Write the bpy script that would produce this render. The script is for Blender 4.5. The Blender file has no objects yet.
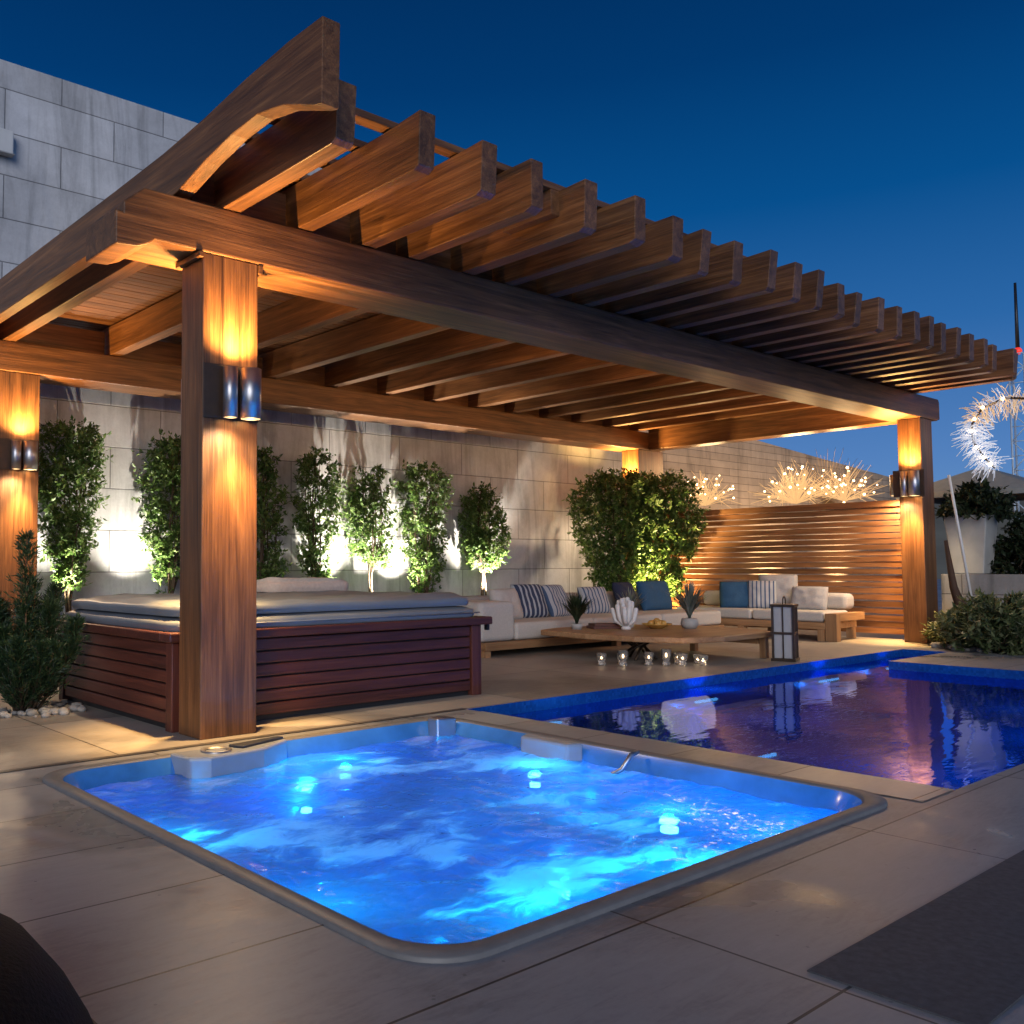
import bpy, bmesh, math, random
from mathutils import Vector, Matrix, noise as mnoise
random.seed(7)
R_ = math.radians
scene = bpy.context.scene
COL = scene.collection

# ------------------------------------------------------------------ camera
yaw, pitch, roll = R_(51.116), R_(3.13), R_(-0.213)
F = Vector((math.cos(yaw)*math.cos(pitch), math.sin(yaw)*math.cos(pitch), math.sin(pitch)))
Rt0 = Vector((math.sin(yaw), -math.cos(yaw), 0)); Up0 = Rt0.cross(F)
Rt = Rt0*math.cos(roll) + Up0*math.sin(roll); Up = -Rt0*math.sin(roll) + Up0*math.cos(roll)
cam_d = bpy.data.cameras.new('camera'); cam = bpy.data.objects.new('camera', cam_d); COL.objects.link(cam)
M = Matrix((Rt, Up, -F)).transposed().to_4x4(); M.translation = Vector((0, 0, 1.0))
cam.matrix_world = M
cam_d.sensor_width = 36; cam_d.lens = 938.704/1024*36
cam_d.shift_x = (512-377.822)/1024; cam_d.shift_y = (514.364-512)/1024
cam_d.clip_start = 0.05; cam_d.clip_end = 2000
scene.camera = cam

# ------------------------------------------------------------------ world: blue-hour sky
w = bpy.data.worlds.new("World"); scene.world = w; w.use_nodes = True
nt = w.node_tree; nt.nodes.clear()
out = nt.nodes.new('ShaderNodeOutputWorld'); bg = nt.nodes.new('ShaderNodeBackground')
tc = nt.nodes.new('ShaderNodeTexCoord'); sx = nt.nodes.new('ShaderNodeSeparateXYZ'); cr = nt.nodes.new('ShaderNodeValToRGB')
nt.links.new(tc.outputs['Generated'], sx.inputs[0]); nt.links.new(sx.outputs['Z'], cr.inputs[0])
el = cr.color_ramp.elements
el[0].position = 0.0; el[0].color = (.15, .30, .54, 1)
el[1].position = 0.62; el[1].color = (.0003, .018, .080, 1)
for p, c in ((.10, (.085, .215, .50, 1)), (.22, (.024, .132, .38, 1)), (.34, (.002, .076, .262, 1)), (.46, (.0005, .040, .158, 1))):
    e = el.new(p); e.color = c
nt.links.new(cr.outputs[0], bg.inputs[0]); bg.inputs[1].default_value = 0.90
nt.links.new(bg.outputs[0], out.inputs[0])
# last soft dusk light from behind the camera
sd = bpy.data.lights.new('sun', 'SUN'); so = bpy.data.objects.new('sun', sd); COL.objects.link(so)
sd.energy = 1.15; sd.angle = R_(35); sd.color = (1.0, .97, .97)
so.rotation_euler = Vector((.75, .80, -.33)).to_track_quat('-Z', 'Y').to_euler()
scene.view_settings.view_transform = 'Standard'; scene.view_settings.look = 'None'
scene.view_settings.exposure = 0.18; scene.view_settings.gamma = 1.0
scene.cycles.use_denoising = True
scene.cycles.max_bounces = 7; scene.cycles.transparent_max_bounces = 12
scene.cycles.sample_clamp_indirect = 4.0; scene.cycles.sample_clamp_direct = 30.0
scene.cycles.caustics_reflective = False; scene.cycles.caustics_refractive = False

# ------------------------------------------------------------------ materials
def mat(name):
    m = bpy.data.materials.new(name); m.use_nodes = True
    n = m.node_tree.nodes; l = m.node_tree.links
    return m, n, l, n['Principled BSDF']
def math_node(n, l, op, a, b=None, c=None):
    x = n.new('ShaderNodeMath'); x.operation = op
    for i, v in enumerate((a, b, c)):
        if v is None: continue
        if isinstance(v, (int, float)): x.inputs[i].default_value = v
        else: l.new(v, x.inputs[i])
    return x.outputs[0]
def ramp(n, l, src, stops):
    r = n.new('ShaderNodeValToRGB'); e = r.color_ramp.elements
    e[0].position, e[0].color = stops[0][0], (*stops[0][1], 1)
    e[1].position, e[1].color = stops[-1][0], (*stops[-1][1], 1)
    for p, c in stops[1:-1]:
        k = e.new(p); k.color = (*c, 1)
    l.new(src, r.inputs[0]); return r.outputs[0]
def noise_tex(n, l, vec, scale, detail=4, rough=.55, dist=0.0):
    t = n.new('ShaderNodeTexNoise'); t.inputs['Scale'].default_value = scale
    t.inputs['Detail'].default_value = detail; t.inputs['Roughness'].default_value = rough
    t.inputs['Distortion'].default_value = dist
    if vec is not None: l.new(vec, t.inputs['Vector'])
    return t.outputs['Fac']
def mapping(n, l, scale=(1, 1, 1), coord='Object', loc=None):
    t = n.new('ShaderNodeTexCoord'); m = n.new('ShaderNodeMapping'); m.inputs['Scale'].default_value = scale
    l.new(t.outputs[coord], m.inputs[0])
    if loc is not None: l.new(loc, m.inputs['Location'])
    return m.outputs[0]
def bump(n, l, h, strength=.3, dist=.01, b=None):
    x = n.new('ShaderNodeBump'); x.inputs['Strength'].default_value = strength; x.inputs['Distance'].default_value = dist
    l.new(h, x.inputs['Height'])
    if b is not None: l.new(x.outputs[0], b.inputs['Normal'])
    return x.outputs[0]
def wood(name, axis, dark, mid, light, rough=.42, coat=.0, gs=1.0):
    m, n, l, b = mat(name)
    s = [9*gs, 9*gs, 9*gs]; s[axis] = .55*gs
    oi = n.new('ShaderNodeObjectInfo'); cv = n.new('ShaderNodeCombineXYZ')
    off = math_node(n, l, 'MULTIPLY', oi.outputs['Random'], 37.0)
    for i in range(3): l.new(off, cv.inputs[i])
    v = mapping(n, l, tuple(s), 'Object', cv.outputs[0])
    a = noise_tex(n, l, v, 1.3, 5, .62, 1.2)
    s2 = [105*gs, 105*gs, 105*gs]; s2[axis] = 2.6*gs
    v2 = mapping(n, l, tuple(s2), 'Object', cv.outputs[0])
    f = noise_tex(n, l, v2, 1.0, 3, .6, .3)
    v3 = mapping(n, l, (1, 1, 1), 'Object', cv.outputs[0])
    g = noise_tex(n, l, v3, 1.4, 2, .5)
    mix = math_node(n, l, 'ADD', math_node(n, l, 'MULTIPLY', a, .54), math_node(n, l, 'ADD', math_node(n, l, 'MULTIPLY', f, .34), math_node(n, l, 'MULTIPLY', g, .16)))
    c = ramp(n, l, mix, [(.36, dark), (.53, mid), (.70, light)])
    hsv = n.new('ShaderNodeHueSaturation'); l.new(c, hsv.inputs['Color'])
    l.new(math_node(n, l, 'ADD', math_node(n, l, 'MULTIPLY', oi.outputs['Random'], .4), .8), hsv.inputs['Value'])
    l.new(hsv.outputs[0], b.inputs['Base Color'])
    rr = math_node(n, l, 'ADD', math_node(n, l, 'MULTIPLY', f, .25), rough-.1); l.new(rr, b.inputs['Roughness'])
    b.inputs['Coat Weight'].default_value = coat; b.inputs['Coat Roughness'].default_value = .25
    bump(n, l, math_node(n, l, 'ADD', f, math_node(n, l, 'MULTIPLY', a, .6)), .35, .006, b)
    return m
PW = ((.040, .016, .006), (.150, .063, .023), (.30, .135, .050))
wood_x, wood_y, wood_z = (wood('pergola_wood_'+'xyz'[i], i, *PW) for i in range(3))
RW = ((.045, .012, .009), (.105, .030, .020), (.17, .055, .035))
red_x, red_y, red_z = (wood('cabinet_wood_'+'xyz'[i], i, *RW, rough=.38) for i in range(3))
TW = ((.20, .10, .045), (.36, .20, .095), (.48, .30, .16))
teak_x, teak_y, teak_z = (wood('teak_'+'xyz'[i], i, *TW, rough=.5) for i in range(3))
slat_wood = wood('fence_slat_wood', 1, (.12, .045, .015), (.30, .13, .048), (.44, .21, .08), .48, gs=.8)

_n = slat_wood.node_tree.nodes; _l = slat_wood.node_tree.links
_h = [q for q in _n if q.type == 'HUE_SAT'][0]; _g = _n.new('ShaderNodeNewGeometry')
_l.new(math_node(_n, _l, 'ADD', math_node(_n, _l, 'MULTIPLY', _g.outputs['Random Per Island'], .9), .55), _h.inputs['Value'])
def plain(name, col, rough=.5, metal=0, nscale=0, namp=.15, emit=None, es=0, bumps=0, spec=.5):
    m, n, l, b = mat(name)
    b.inputs['Base Color'].default_value = (*col, 1); b.inputs['Roughness'].default_value = rough
    b.inputs['Metallic'].default_value = metal; b.inputs['Specular IOR Level'].default_value = spec
    if nscale:
        v = mapping(n, l); f = noise_tex(n, l, v, nscale, 5, .6)
        c = ramp(n, l, f, [(.3, tuple(x*(1-namp) for x in col)), (.7, tuple(min(1, x*(1+namp)) for x in col))])
        l.new(c, b.inputs['Base Color'])
        if bumps: bump(n, l, f, bumps, .01, b)
    if emit:
        b.inputs['Emission Color'].default_value = (*emit, 1); b.inputs['Emission Strength'].default_value = es
    return m
chrome = plain('brushed_steel', (.50, .50, .52), .40, 1.0, 30, .06)
darksteel = plain('dark_metal', (.085, .06, .042), .35, .8, 20, .1)
grey_metal = plain('grey_metal', (.30, .30, .31), .35, .6, 12, .1)
backplate = plain('dark_wood_backplate', (.055, .030, .016), .55, 0, 15, .2)
warm_lens = plain('warm_lamp_lens', (1, .8, .5), .4, 0, emit=(1, .62, .25), es=26)
white_lens = plain('white_lamp_lens', (1, .95, .8), .4, 0, emit=(1, .88, .62), es=30)
white_paint = plain('white_paint', (.72, .72, .70), .45, 0, 6, .06)
black_paint = plain('black_paint', (.02, .02, .022), .4)
rimmat = plain('spa_rim_acrylic', (.21, .205, .20), .5, 0, 14, .12)
shell = plain('spa_shell_acrylic', (.06, .25, .60), .18, 0, 2.5, .30)
spa_tray = plain('spa_tray_acrylic', (.34, .38, .44), .22, 0, 9, .06)
pillow_mat = plain('spa_pillow_rubber', (.03, .035, .05), .5)
vinyl = plain('cover_vinyl', (.17, .19, .22), .42, 0, 3.0, .14, bumps=.5)
linen = plain('cream_cushion_fabric', (.52, .49, .45), .9, 0, 60, .08, bumps=.15)
linen_g = plain('grey_cushion_fabric', (.36, .35, .35), .9, 0, 60, .1, bumps=.15)
blue_fab = plain('blue_cushion_fabric', (.022, .085, .18), .85, 0, 60, .15, bumps=.15)
navy_fab = plain('navy_cushion_fabric', (.018, .025, .06), .85, 0, 60, .15, bumps=.15)
terracotta = plain('terracotta', (.35, .16, .09), .8, 0, 12, .2)
ceram = plain('grey_ceramic', (.40, .39, .37), .55, 0, 18, .1)
coralm = plain('white_coral', (.70, .69, .68), .7, 0, 25, .08, bumps=.3)
bread = plain('yellow_glazed_bowl', (.55, .30, .07), .35, 0, 12, .3)
bookm = plain('book_cover', (.11, .045, .035), .6, 0, 12, .15)
paper = plain('book_pages', (.6, .57, .5), .8)
pebble = plain('pale_pebbles', (.36, .34, .31), .75, 0, 8, .35, bumps=.3)
soil = plain('dark_soil', (.035, .028, .02), .95, 0, 20, .4, bumps=.8)
bark = plain('bark', (.09, .06, .035), .9, 0, 25, .3, bumps=.8)
rattan = plain('dark_rattan', (.008, .0035, .0025), .7, 0, 90, .5, bumps=.5, spec=.15)
glassm, n, l, b = mat('clear_glass'); b.inputs['Base Color'].default_value = (.95, .93, .9, 1); b.inputs['Roughness'].default_value = .05
b.inputs['Transmission Weight'].default_value = .85
frost = plain('frosted_pane', (.40, .40, .40), .5, 0, 10, .05)
hedge_core = plain('dark_twig', (.02, .018, .012), .9)
hill = plain('dry_hill', (.30, .27, .18), .9, 0, .05, .3)

def striped(name, base, stripe, scale, w0=.62):
    m, n, l, b = mat(name); t = n.new('ShaderNodeTexCoord'); s = n.new('ShaderNodeSeparateXYZ'); l.new(t.outputs['Object'], s.inputs[0])
    f = math_node(n, l, 'FRACT', math_node(n, l, 'MULTIPLY', s.outputs[0], scale))
    g = math_node(n, l, 'GREATER_THAN', f, w0)
    mx = n.new('ShaderNodeMix'); mx.data_type = 'RGBA'; l.new(g, mx.inputs[0]); mx.inputs[6].default_value = (*base, 1); mx.inputs[7].default_value = (*stripe, 1)
    l.new(mx.outputs[2], b.inputs['Base Color']); b.inputs['Roughness'].default_value = .9
    return m
stripe_a = striped('striped_navy_fabric', (.035, .05, .10), (.40, .42, .45), 14)
stripe_b = striped('striped_pale_fabric', (.42, .43, .45), (.06, .10, .19), 18, .66)

def leafmat(name, c0, c1, c2, rough=.45):
    m, n, l, b = mat(name); g = n.new('ShaderNodeNewGeometry')
    c = ramp(n, l, g.outputs['Random Per Island'], [(0, c0), (.5, c1), (1, c2)])
    l.new(c, b.inputs['Base Color']); b.inputs['Roughness'].default_value = rough
    tr = n.new('ShaderNodeBsdfTranslucent'); l.new(c, tr.inputs[0]); mx = n.new('ShaderNodeMixShader'); mx.inputs[0].default_value = .32
    l.new(b.outputs[0], mx.inputs[1]); l.new(tr.outputs[0], mx.inputs[2]); l.new(mx.outputs[0], n['Material Output'].inputs[0])
    return m
leaf = leafmat('shrub_leaves', (.05, .10, .025), (.10, .19, .04), (.22, .30, .09))
leaf_dark = leafmat('hedge_leaves', (.012, .022, .012), (.025, .045, .02), (.05, .07, .03))
needle = leafmat('conifer_needles', (.015, .04, .018), (.03, .07, .03), (.06, .11, .04))
grass_leaf = leafmat('silvery_leaves', (.10, .13, .11), (.18, .21, .18), (.30, .32, .27))
leaf_bush = leafmat('bed_bush_leaves', (.05, .08, .03), (.11, .15, .06), (.26, .28, .15))

# block wall
def block_wall(name, c, bw, bh, coord_yz=False):
    m, n, l, b = mat(name)
    t = n.new('ShaderNodeTexCoord'); s = n.new('ShaderNodeSeparateXYZ'); l.new(t.outputs['Object'], s.inputs[0])
    cb = n.new('ShaderNodeCombineXYZ'); l.new(s.outputs[1 if coord_yz else 0], cb.inputs[0]); l.new(s.outputs[2], cb.inputs[1])
    br = n.new('ShaderNodeTexBrick'); l.new(cb.outputs[0], br.inputs['Vector']); br.inputs['Scale'].default_value = 1
    br.inputs['Brick Width'].default_value = bw; br.inputs['Row Height'].default_value = bh
    br.inputs['Mortar Size'].default_value = .007; br.inputs['Mortar Smooth'].default_value = .4; br.inputs['Bias'].default_value = 0
    br.inputs['Color1'].default_value = (*[x*.86 for x in c], 1); br.inputs['Color2'].default_value = (*[x*1.08 for x in c], 1)
    br.inputs['Mortar'].default_value = (*[x*.40 for x in c], 1)
    v = mapping(n, l); f = noise_tex(n, l, v, 1.3, 8, .65)
    v2 = mapping(n, l, (2.6, 2.6, .35)); f2 = noise_tex(n, l, v2, 1.4, 6, .65, .8)
    v3 = mapping(n, l); f3 = noise_tex(n, l, v3, 45, 4, .7)
    k = math_node(n, l, 'MULTIPLY', ramp(n, l, f, [(.32, (.72,)*3), (.62, (1.08,)*3)]), ramp(n, l, f2, [(.34, (.66,)*3), (.52, (1,)*3)]))
    k = math_node(n, l, 'MULTIPLY', k, math_node(n, l, 'ADD', .88, math_node(n, l, 'MULTIPLY', f3, .24)))
    vm = n.new('ShaderNodeVectorMath'); vm.operation = 'SCALE'; l.new(br.outputs['Color'], vm.inputs[0]); l.new(k, vm.inputs['Scale'])
    l.new(vm.outputs[0], b.inputs['Base Color']); b.inputs['Roughness'].default_value = .85
    h = math_node(n, l, 'SUBTRACT', math_node(n, l, 'ADD', math_node(n, l, 'MULTIPLY', f3, .35), f), math_node(n, l, 'MULTIPLY', br.outputs['Fac'], 1.6))
    bump(n, l, h, .5, .012, b)
    return m
wall_mat = block_wall('pale_stone_blocks', (.64, .64, .65), 1.22, .47)
low_wall_mat = block_wall('grey_render_wall', (.34, .33, .32), 1.2, .6, True)
tan_wall = block_wall('tan_wall', (.46, .35, .25), 4.5, .15)

# deck tiles
def deck_mat(name, c, tw, th, ox, oy, rough, lines=True):
    m, n, l, b = mat(name)
    t = n.new('ShaderNodeTexCoord'); s = n.new('ShaderNodeSeparateXYZ'); l.new(t.outputs['Object'], s.inputs[0])
    def line(o, size, off):
        q = math_node(n, l, 'FRACT', math_node(n, l, 'DIVIDE', math_node(n, l, 'SUBTRACT', o, off), size))
        d = math_node(n, l, 'MULTIPLY', math_node(n, l, 'MINIMUM', q, math_node(n, l, 'SUBTRACT', 1, q)), size)
        return math_node(n, l, 'LESS_THAN', d, .0042), math_node(n, l, 'FLOOR', math_node(n, l, 'DIVIDE', math_node(n, l, 'SUBTRACT', o, off), size))
    lx, ix = line(s.outputs[0], tw, ox); ly, iy = line(s.outputs[1], th, oy)
    ln = math_node(n, l, 'MAXIMUM', lx, ly)
    cb = n.new('ShaderNodeCombineXYZ'); l.new(ix, cb.inputs[0]); l.new(iy, cb.inputs[1])
    wn = n.new('ShaderNodeTexWhiteNoise'); wn.noise_dimensions = '2D'; l.new(cb.outputs[0], wn.inputs['Vector'])
    v = mapping(n, l); f = noise_tex(n, l, v, 1.1, 8, .62, .6)
    f2 = noise_tex(n, l, mapping(n, l, (3, 14, 3)), 2.2, 6, .7, 1.0)
    f3 = noise_tex(n, l, v, 60, 3, .6)
    k = math_node(n, l, 'ADD', math_node(n, l, 'ADD', math_node(n, l, 'MULTIPLY', f, .55), math_node(n, l, 'MULTIPLY', f2, .35)), math_node(n, l, 'ADD', math_node(n, l, 'MULTIPLY', wn.outputs['Value'], .20), math_node(n, l, 'MULTIPLY', f3, .10)))
    col = ramp(n, l, k, [(.40, tuple(x*.50 for x in c)), (.60, c), (.82, tuple(x*1.25 for x in c))])
    wet = ramp(n, l, noise_tex(n, l, v, .9, 5, .6, .4), [(.54, (0,)*3), (.62, (1,)*3)])
    # small pits
    vo = n.new('ShaderNodeTexVoronoi'); vo.inputs['Scale'].default_value = 11.0; l.new(v, vo.inputs['Vector'])
    pit = math_node(n, l, 'LESS_THAN', vo.outputs['Distance'], .055)
    dk = math_node(n, l, 'SUBTRACT', 1.0, math_node(n, l, 'ADD', math_node(n, l, 'MULTIPLY', ln, .85), math_node(n, l, 'MULTIPLY', pit, .35)))
    dk = math_node(n, l, 'MULTIPLY', math_node(n, l, 'MAXIMUM', dk, .1), math_node(n, l, 'SUBTRACT', 1, math_node(n, l, 'MULTIPLY', wet, .22)))
    vm = n.new('ShaderNodeVectorMath'); vm.operation = 'SCALE'; l.new(col, vm.inputs[0]); l.new(dk, vm.inputs['Scale'])
    l.new(vm.outputs[0], b.inputs['Base Color'])
    l.new(math_node(n, l, 'SUBTRACT', math_node(n, l, 'ADD', rough-.12, math_node(n, l, 'MULTIPLY', f, .24)), math_node(n, l, 'MULTIPLY', wet, .16)), b.inputs['Roughness'])
    h = math_node(n, l, 'SUBTRACT', math_node(n, l, 'ADD', math_node(n, l, 'MULTIPLY', f2, .3), math_node(n, l, 'MULTIPLY', f3, .15)), ln)
    bump(n, l, h, .4, .005, b)
    return m
deck_m = deck_mat('porcelain_deck_tiles', (.29, .295, .305), 1.42, .553, 2.262, 2.735, .42)
terrace_m = deck_mat('terrace_slabs', (.32, .29, .255), 1.6, 1.25, 2.1, 4.78, .5)
coping_m = deck_mat('coping_stone', (.33, .33, .33), 30, .6, -11, 1.72, .36)
kerb_m = plain('dark_kerb', (.11, .10, .095), .45, 0, 10, .2)

# pool tile
m, n, l, b = mat('blue_pool_mosaic')
t = n.new('ShaderNodeTexCoord'); vo = n.new('ShaderNodeTexVoronoi'); vo.distance = 'CHEBYCHEV'; vo.inputs['Scale'].default_value = 45; vo.inputs['Randomness'].default_value = .15
l.new(t.outputs['Object'], vo.inputs['Vector'])
l.new(ramp(n, l, vo.outputs['Color'], [(.1, (.004, .055, .26)), (.6, (.005, .075, .33)), (.9, (.01, .10, .40))]), b.inputs['Base Color'])
b.inputs['Roughness'].default_value = .2
pool_tile = m

def water_mat(name, tint, bscale, bstr, foam=0.0, refl=1.0, stretch=(1, 1, 1), soft=.2, scatter=0, gcol=(1, 1, 1)):
    m, n, l, b = mat(name); n.remove(b)
    o = n['Material Output']
    v = mapping(n, l, stretch)
    f1 = noise_tex(n, l, v, bscale, 3, .5, .6); f2 = noise_tex(n, l, v, bscale*4, 2, .5, .2)
    nb = bump(n, l, math_node(n, l, 'ADD', f1, math_node(n, l, 'MULTIPLY', f2, .25)), bstr, .05)
    tr = n.new('ShaderNodeBsdfTransparent'); tr.inputs[0].default_value = (*tint, 1)
    rf = n.new('ShaderNodeBsdfRefraction'); rf.inputs['Color'].default_value = (*tint, 1); rf.inputs['IOR'].default_value = 1.07; rf.inputs['Roughness'].default_value = soft; l.new(nb, rf.inputs['Normal'])
    mt = n.new('ShaderNodeMixShader'); mt.inputs[0].default_value = .6; l.new(tr.outputs[0], mt.inputs[1]); l.new(rf.outputs[0], mt.inputs[2]); tr = mt
    gl = n.new('ShaderNodeBsdfGlossy'); gl.inputs['Roughness'].default_value = .02; gl.inputs[0].default_value = (*gcol, 1); l.new(nb, gl.inputs['Normal'])
    fr = n.new('ShaderNodeFresnel'); fr.inputs[0].default_value = 1.33; l.new(nb, fr.inputs['Normal'])
    fac = math_node(n, l, 'MINIMUM', math_node(n, l, 'MULTIPLY', fr.outputs[0], refl), 1)
    mx = n.new('ShaderNodeMixShader'); l.new(fac, mx.inputs[0]); l.new(tr.outputs[0], mx.inputs[1]); l.new(gl.outputs[0], mx.inputs[2])
    res = mx.outputs[0]
    if scatter:
        sc_ = n.new('ShaderNodeBsdfTranslucent'); sc_.inputs[0].default_value = (.10, .4, 1, 1); ms_ = n.new('ShaderNodeMixShader'); ms_.inputs[0].default_value = scatter
        l.new(res, ms_.inputs[1]); l.new(sc_.outputs[0], ms_.inputs[2]); res = ms_.outputs[0]
    if foam:
        # froth churned up by the jets: streaky, swirling white patches on the water
        vv = mapping(n, l, (1.25, 1.25, 1)); wrp = n.new('ShaderNodeTexNoise'); wrp.inputs['Scale'].default_value = 1.6; wrp.inputs['Detail'].default_value = 3; l.new(vv, wrp.inputs['Vector'])
        va = n.new('ShaderNodeVectorMath'); va.operation = 'MULTIPLY_ADD'; l.new(wrp.outputs['Color'], va.inputs[0]); va.inputs[1].default_value = (.7, .7, 0); l.new(vv, va.inputs[2])
        mp = n.new('ShaderNodeMapping'); mp.inputs['Rotation'].default_value = (0, 0, R_(-50)); mp.inputs['Scale'].default_value = (1, 2.8, 1); l.new(va.outputs[0], mp.inputs[0])
        a = noise_tex(n, l, mp.outputs[0], 1.7, 11, .72, .3)
        big = noise_tex(n, l, vv, 1.15, 2, .5)
        k = math_node(n, l, 'ADD', math_node(n, l, 'MULTIPLY', a, .62), math_node(n, l, 'MULTIPLY', big, .56))
        fm = ramp(n, l, k, [(.575, (.0,)*3), (.63, (.24,)*3), (.69, (foam*.85,)*3)])
        base = math_node(n, l, 'MAXIMUM', fm, .10)
        df = n.new('ShaderNodeBsdfDiffuse'); df.inputs[0].default_value = (.62, .68, .78, 1)
        tl = n.new('ShaderNodeBsdfTranslucent'); tl.inputs[0].default_value = (.85, .93, .98, 1)
        m2 = n.new('ShaderNodeMixShader'); m2.inputs[0].default_value = .62; l.new(df.outputs[0], m2.inputs[1]); l.new(tl.outputs[0], m2.inputs[2])
        m3 = n.new('ShaderNodeMixShader'); l.new(base, m3.inputs[0]); l.new(res, m3.inputs[1]); l.new(m2.outputs[0], m3.inputs[2]); res = m3.outputs[0]
    l.new(res, o.inputs[0]); return m
spa_water_m = water_mat('bubbling_spa_water', (.55, .82, 1.0), 5.0, .55, foam=1.0, soft=.32)
pool_water_m = water_mat('still_pool_water', (.45, .72, 1.0), 2.2, .06, refl=.9, stretch=(.5, 1.6, 1), soft=.12, scatter=.012, gcol=(.26, .34, .78))

# ------------------------------------------------------------------ mesh helpers
def tag(o, label=None, cat=None, group=None, kind=None):
    if label: o['label'] = label
    if cat: o['category'] = cat
    if group: o['group'] = group
    if kind: o['kind'] = kind
    return o
def empty(name, loc, label, cat, group=None, rz=0):
    o = bpy.data.objects.new(name, None); COL.objects.link(o); o.location = loc; o.rotation_euler = (0, 0, rz); o.empty_display_size = .1
    return tag(o, label, cat, group)
class MB:
    def __init__(s): s.v = []; s.f = []; s.sm = []
    def add(s, vs, fs, smooth=False):
        k = len(s.v); s.v += [tuple(q) for q in vs]; s.f += [tuple(i+k for i in q) for q in fs]; s.sm += [smooth]*len(fs); return s
    def box(s, x0, y0, z0, x1, y1, z1):
        return s.add([(x0, y0, z0), (x1, y0, z0), (x1, y1, z0), (x0, y1, z0), (x0, y0, z1), (x1, y0, z1), (x1, y1, z1), (x0, y1, z1)],
                     [(0, 3, 2, 1), (4, 5, 6, 7), (0, 1, 5, 4), (1, 2, 6, 5), (2, 3, 7, 6), (3, 0, 4, 7)])
    def prism(s, poly, a0, a1, axis):      # polygon in the two other axes, extruded along axis
        def P(p, a):
            q = list(p); q.insert(axis, a); return tuple(q)
        n = len(poly); vs = [P(p, a0) for p in poly] + [P(p, a1) for p in poly]
        fs = [tuple(range(n)), tuple(range(2*n-1, n-1, -1))] + [(i, i+n, (i+1) % n+n, (i+1) % n) for i in range(n)]
        return s.add(vs, fs)
    def lathe(s, prof, n=24, c=(0, 0), cap=True, smooth=True):
        vs = []; fs = []
        for r, z in prof:
            for i in range(n):
                a = 2*math.pi*i/n; vs.append((c[0]+r*math.cos(a), c[1]+r*math.sin(a), z))
        for j in range(len(prof)-1):
            for i in range(n): fs.append((j*n+i, j*n+(i+1) % n, (j+1)*n+(i+1) % n, (j+1)*n+i))
        s.add(vs, fs, smooth)
        if cap: s.add(vs[:n], [tuple(range(n-1, -1, -1))]); s.add(vs[-n:], [tuple(range(n))])
        return s
    def tube(s, pts, r, n=6, r1=None, smooth=True):
        pts = [Vector(p) for p in pts]; vs = []; fs = []; m = len(pts)
        for j, p in enumerate(pts):
            d = (pts[min(j+1, m-1)]-pts[max(j-1, 0)]).normalized()
            a = d.orthogonal().normalized() if j == 0 else (pa - d*pa.dot(d)).normalized()
            pa = a; b = d.cross(a); rr = r + ((r1 if r1 is not None else r)-r)*j/(m-1)
            for i in range(n):
                t = 2*math.pi*i/n; vs.append(p+a*math.cos(t)*rr+b*math.sin(t)*rr)
        for j in range(m-1):
            for i in range(n): fs.append((j*n+i, j*n+(i+1) % n, (j+1)*n+(i+1) % n, (j+1)*n+i))
        s.add(vs, fs, smooth); s.add(vs[:n], [tuple(range(n-1, -1, -1))]); s.add(vs[-n:], [tuple(range(n))])
        return s
    def ball(s, c, r, n=8, sq=(1, 1, 1), jit=0):
        vs = []; fs = []; m = n//2+1; seed = random.random()*50
        for j in range(m+1):
            ph = math.pi*j/m
            for i in range(n):
                a = 2*math.pi*i/n; d = Vector((math.sin(ph)*math.cos(a), math.sin(ph)*math.sin(a), math.cos(ph)))
                k = 1+jit*mnoise.noise(d*1.5+Vector((seed,)*3)) if jit else 1
                vs.append((c[0]+d.x*r*sq[0]*k, c[1]+d.y*r*sq[1]*k, c[2]+d.z*r*sq[2]*k))
        for j in range(m):
            for i in range(n): fs.append((j*n+i, (j+1)*n+i, (j+1)*n+(i+1) % n, j*n+(i+1) % n))
        return s.add(vs, fs, True)
    def pillow(s, w, h, t, n=20, puff=.0):     # soft cushion, w along x, h along z, thickness along y
        vs = []; fs = []
        for side in (-1, 1):
            k = len(vs)
            for j in range(n+1):
                for i in range(n+1):
                    u = i/n*2-1; v = j/n*2-1
                    e = max(0, (1-abs(u)**3.5))*max(0, (1-abs(v)**3.5)); th = t/2*(e**.45)
                    pin = 1-.06*(abs(u)*abs(v))**2
                    ex = 1-.05*(1-abs(v)**2)*0
                    wr = (.016*mnoise.noise(Vector((u*2.5, v*2.5, side*3+w*9)))+.007*mnoise.noise(Vector((u*6, v*5, side*3+w*9))))*e
                    vs.append((u*w/2*pin*(1-.04*(1-v*v)), side*(th+wr), v*h/2*pin*(1-.04*(1-u*u))))
            for j in range(n):
                for i in range(n):
                    q = (k+j*(n+1)+i, k+j*(n+1)+i+1, k+(j+1)*(n+1)+i+1, k+(j+1)*(n+1)+i)
                    fs.append(q if side < 0 else q[::-1])
        return s.add(vs, fs, True)
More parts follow.
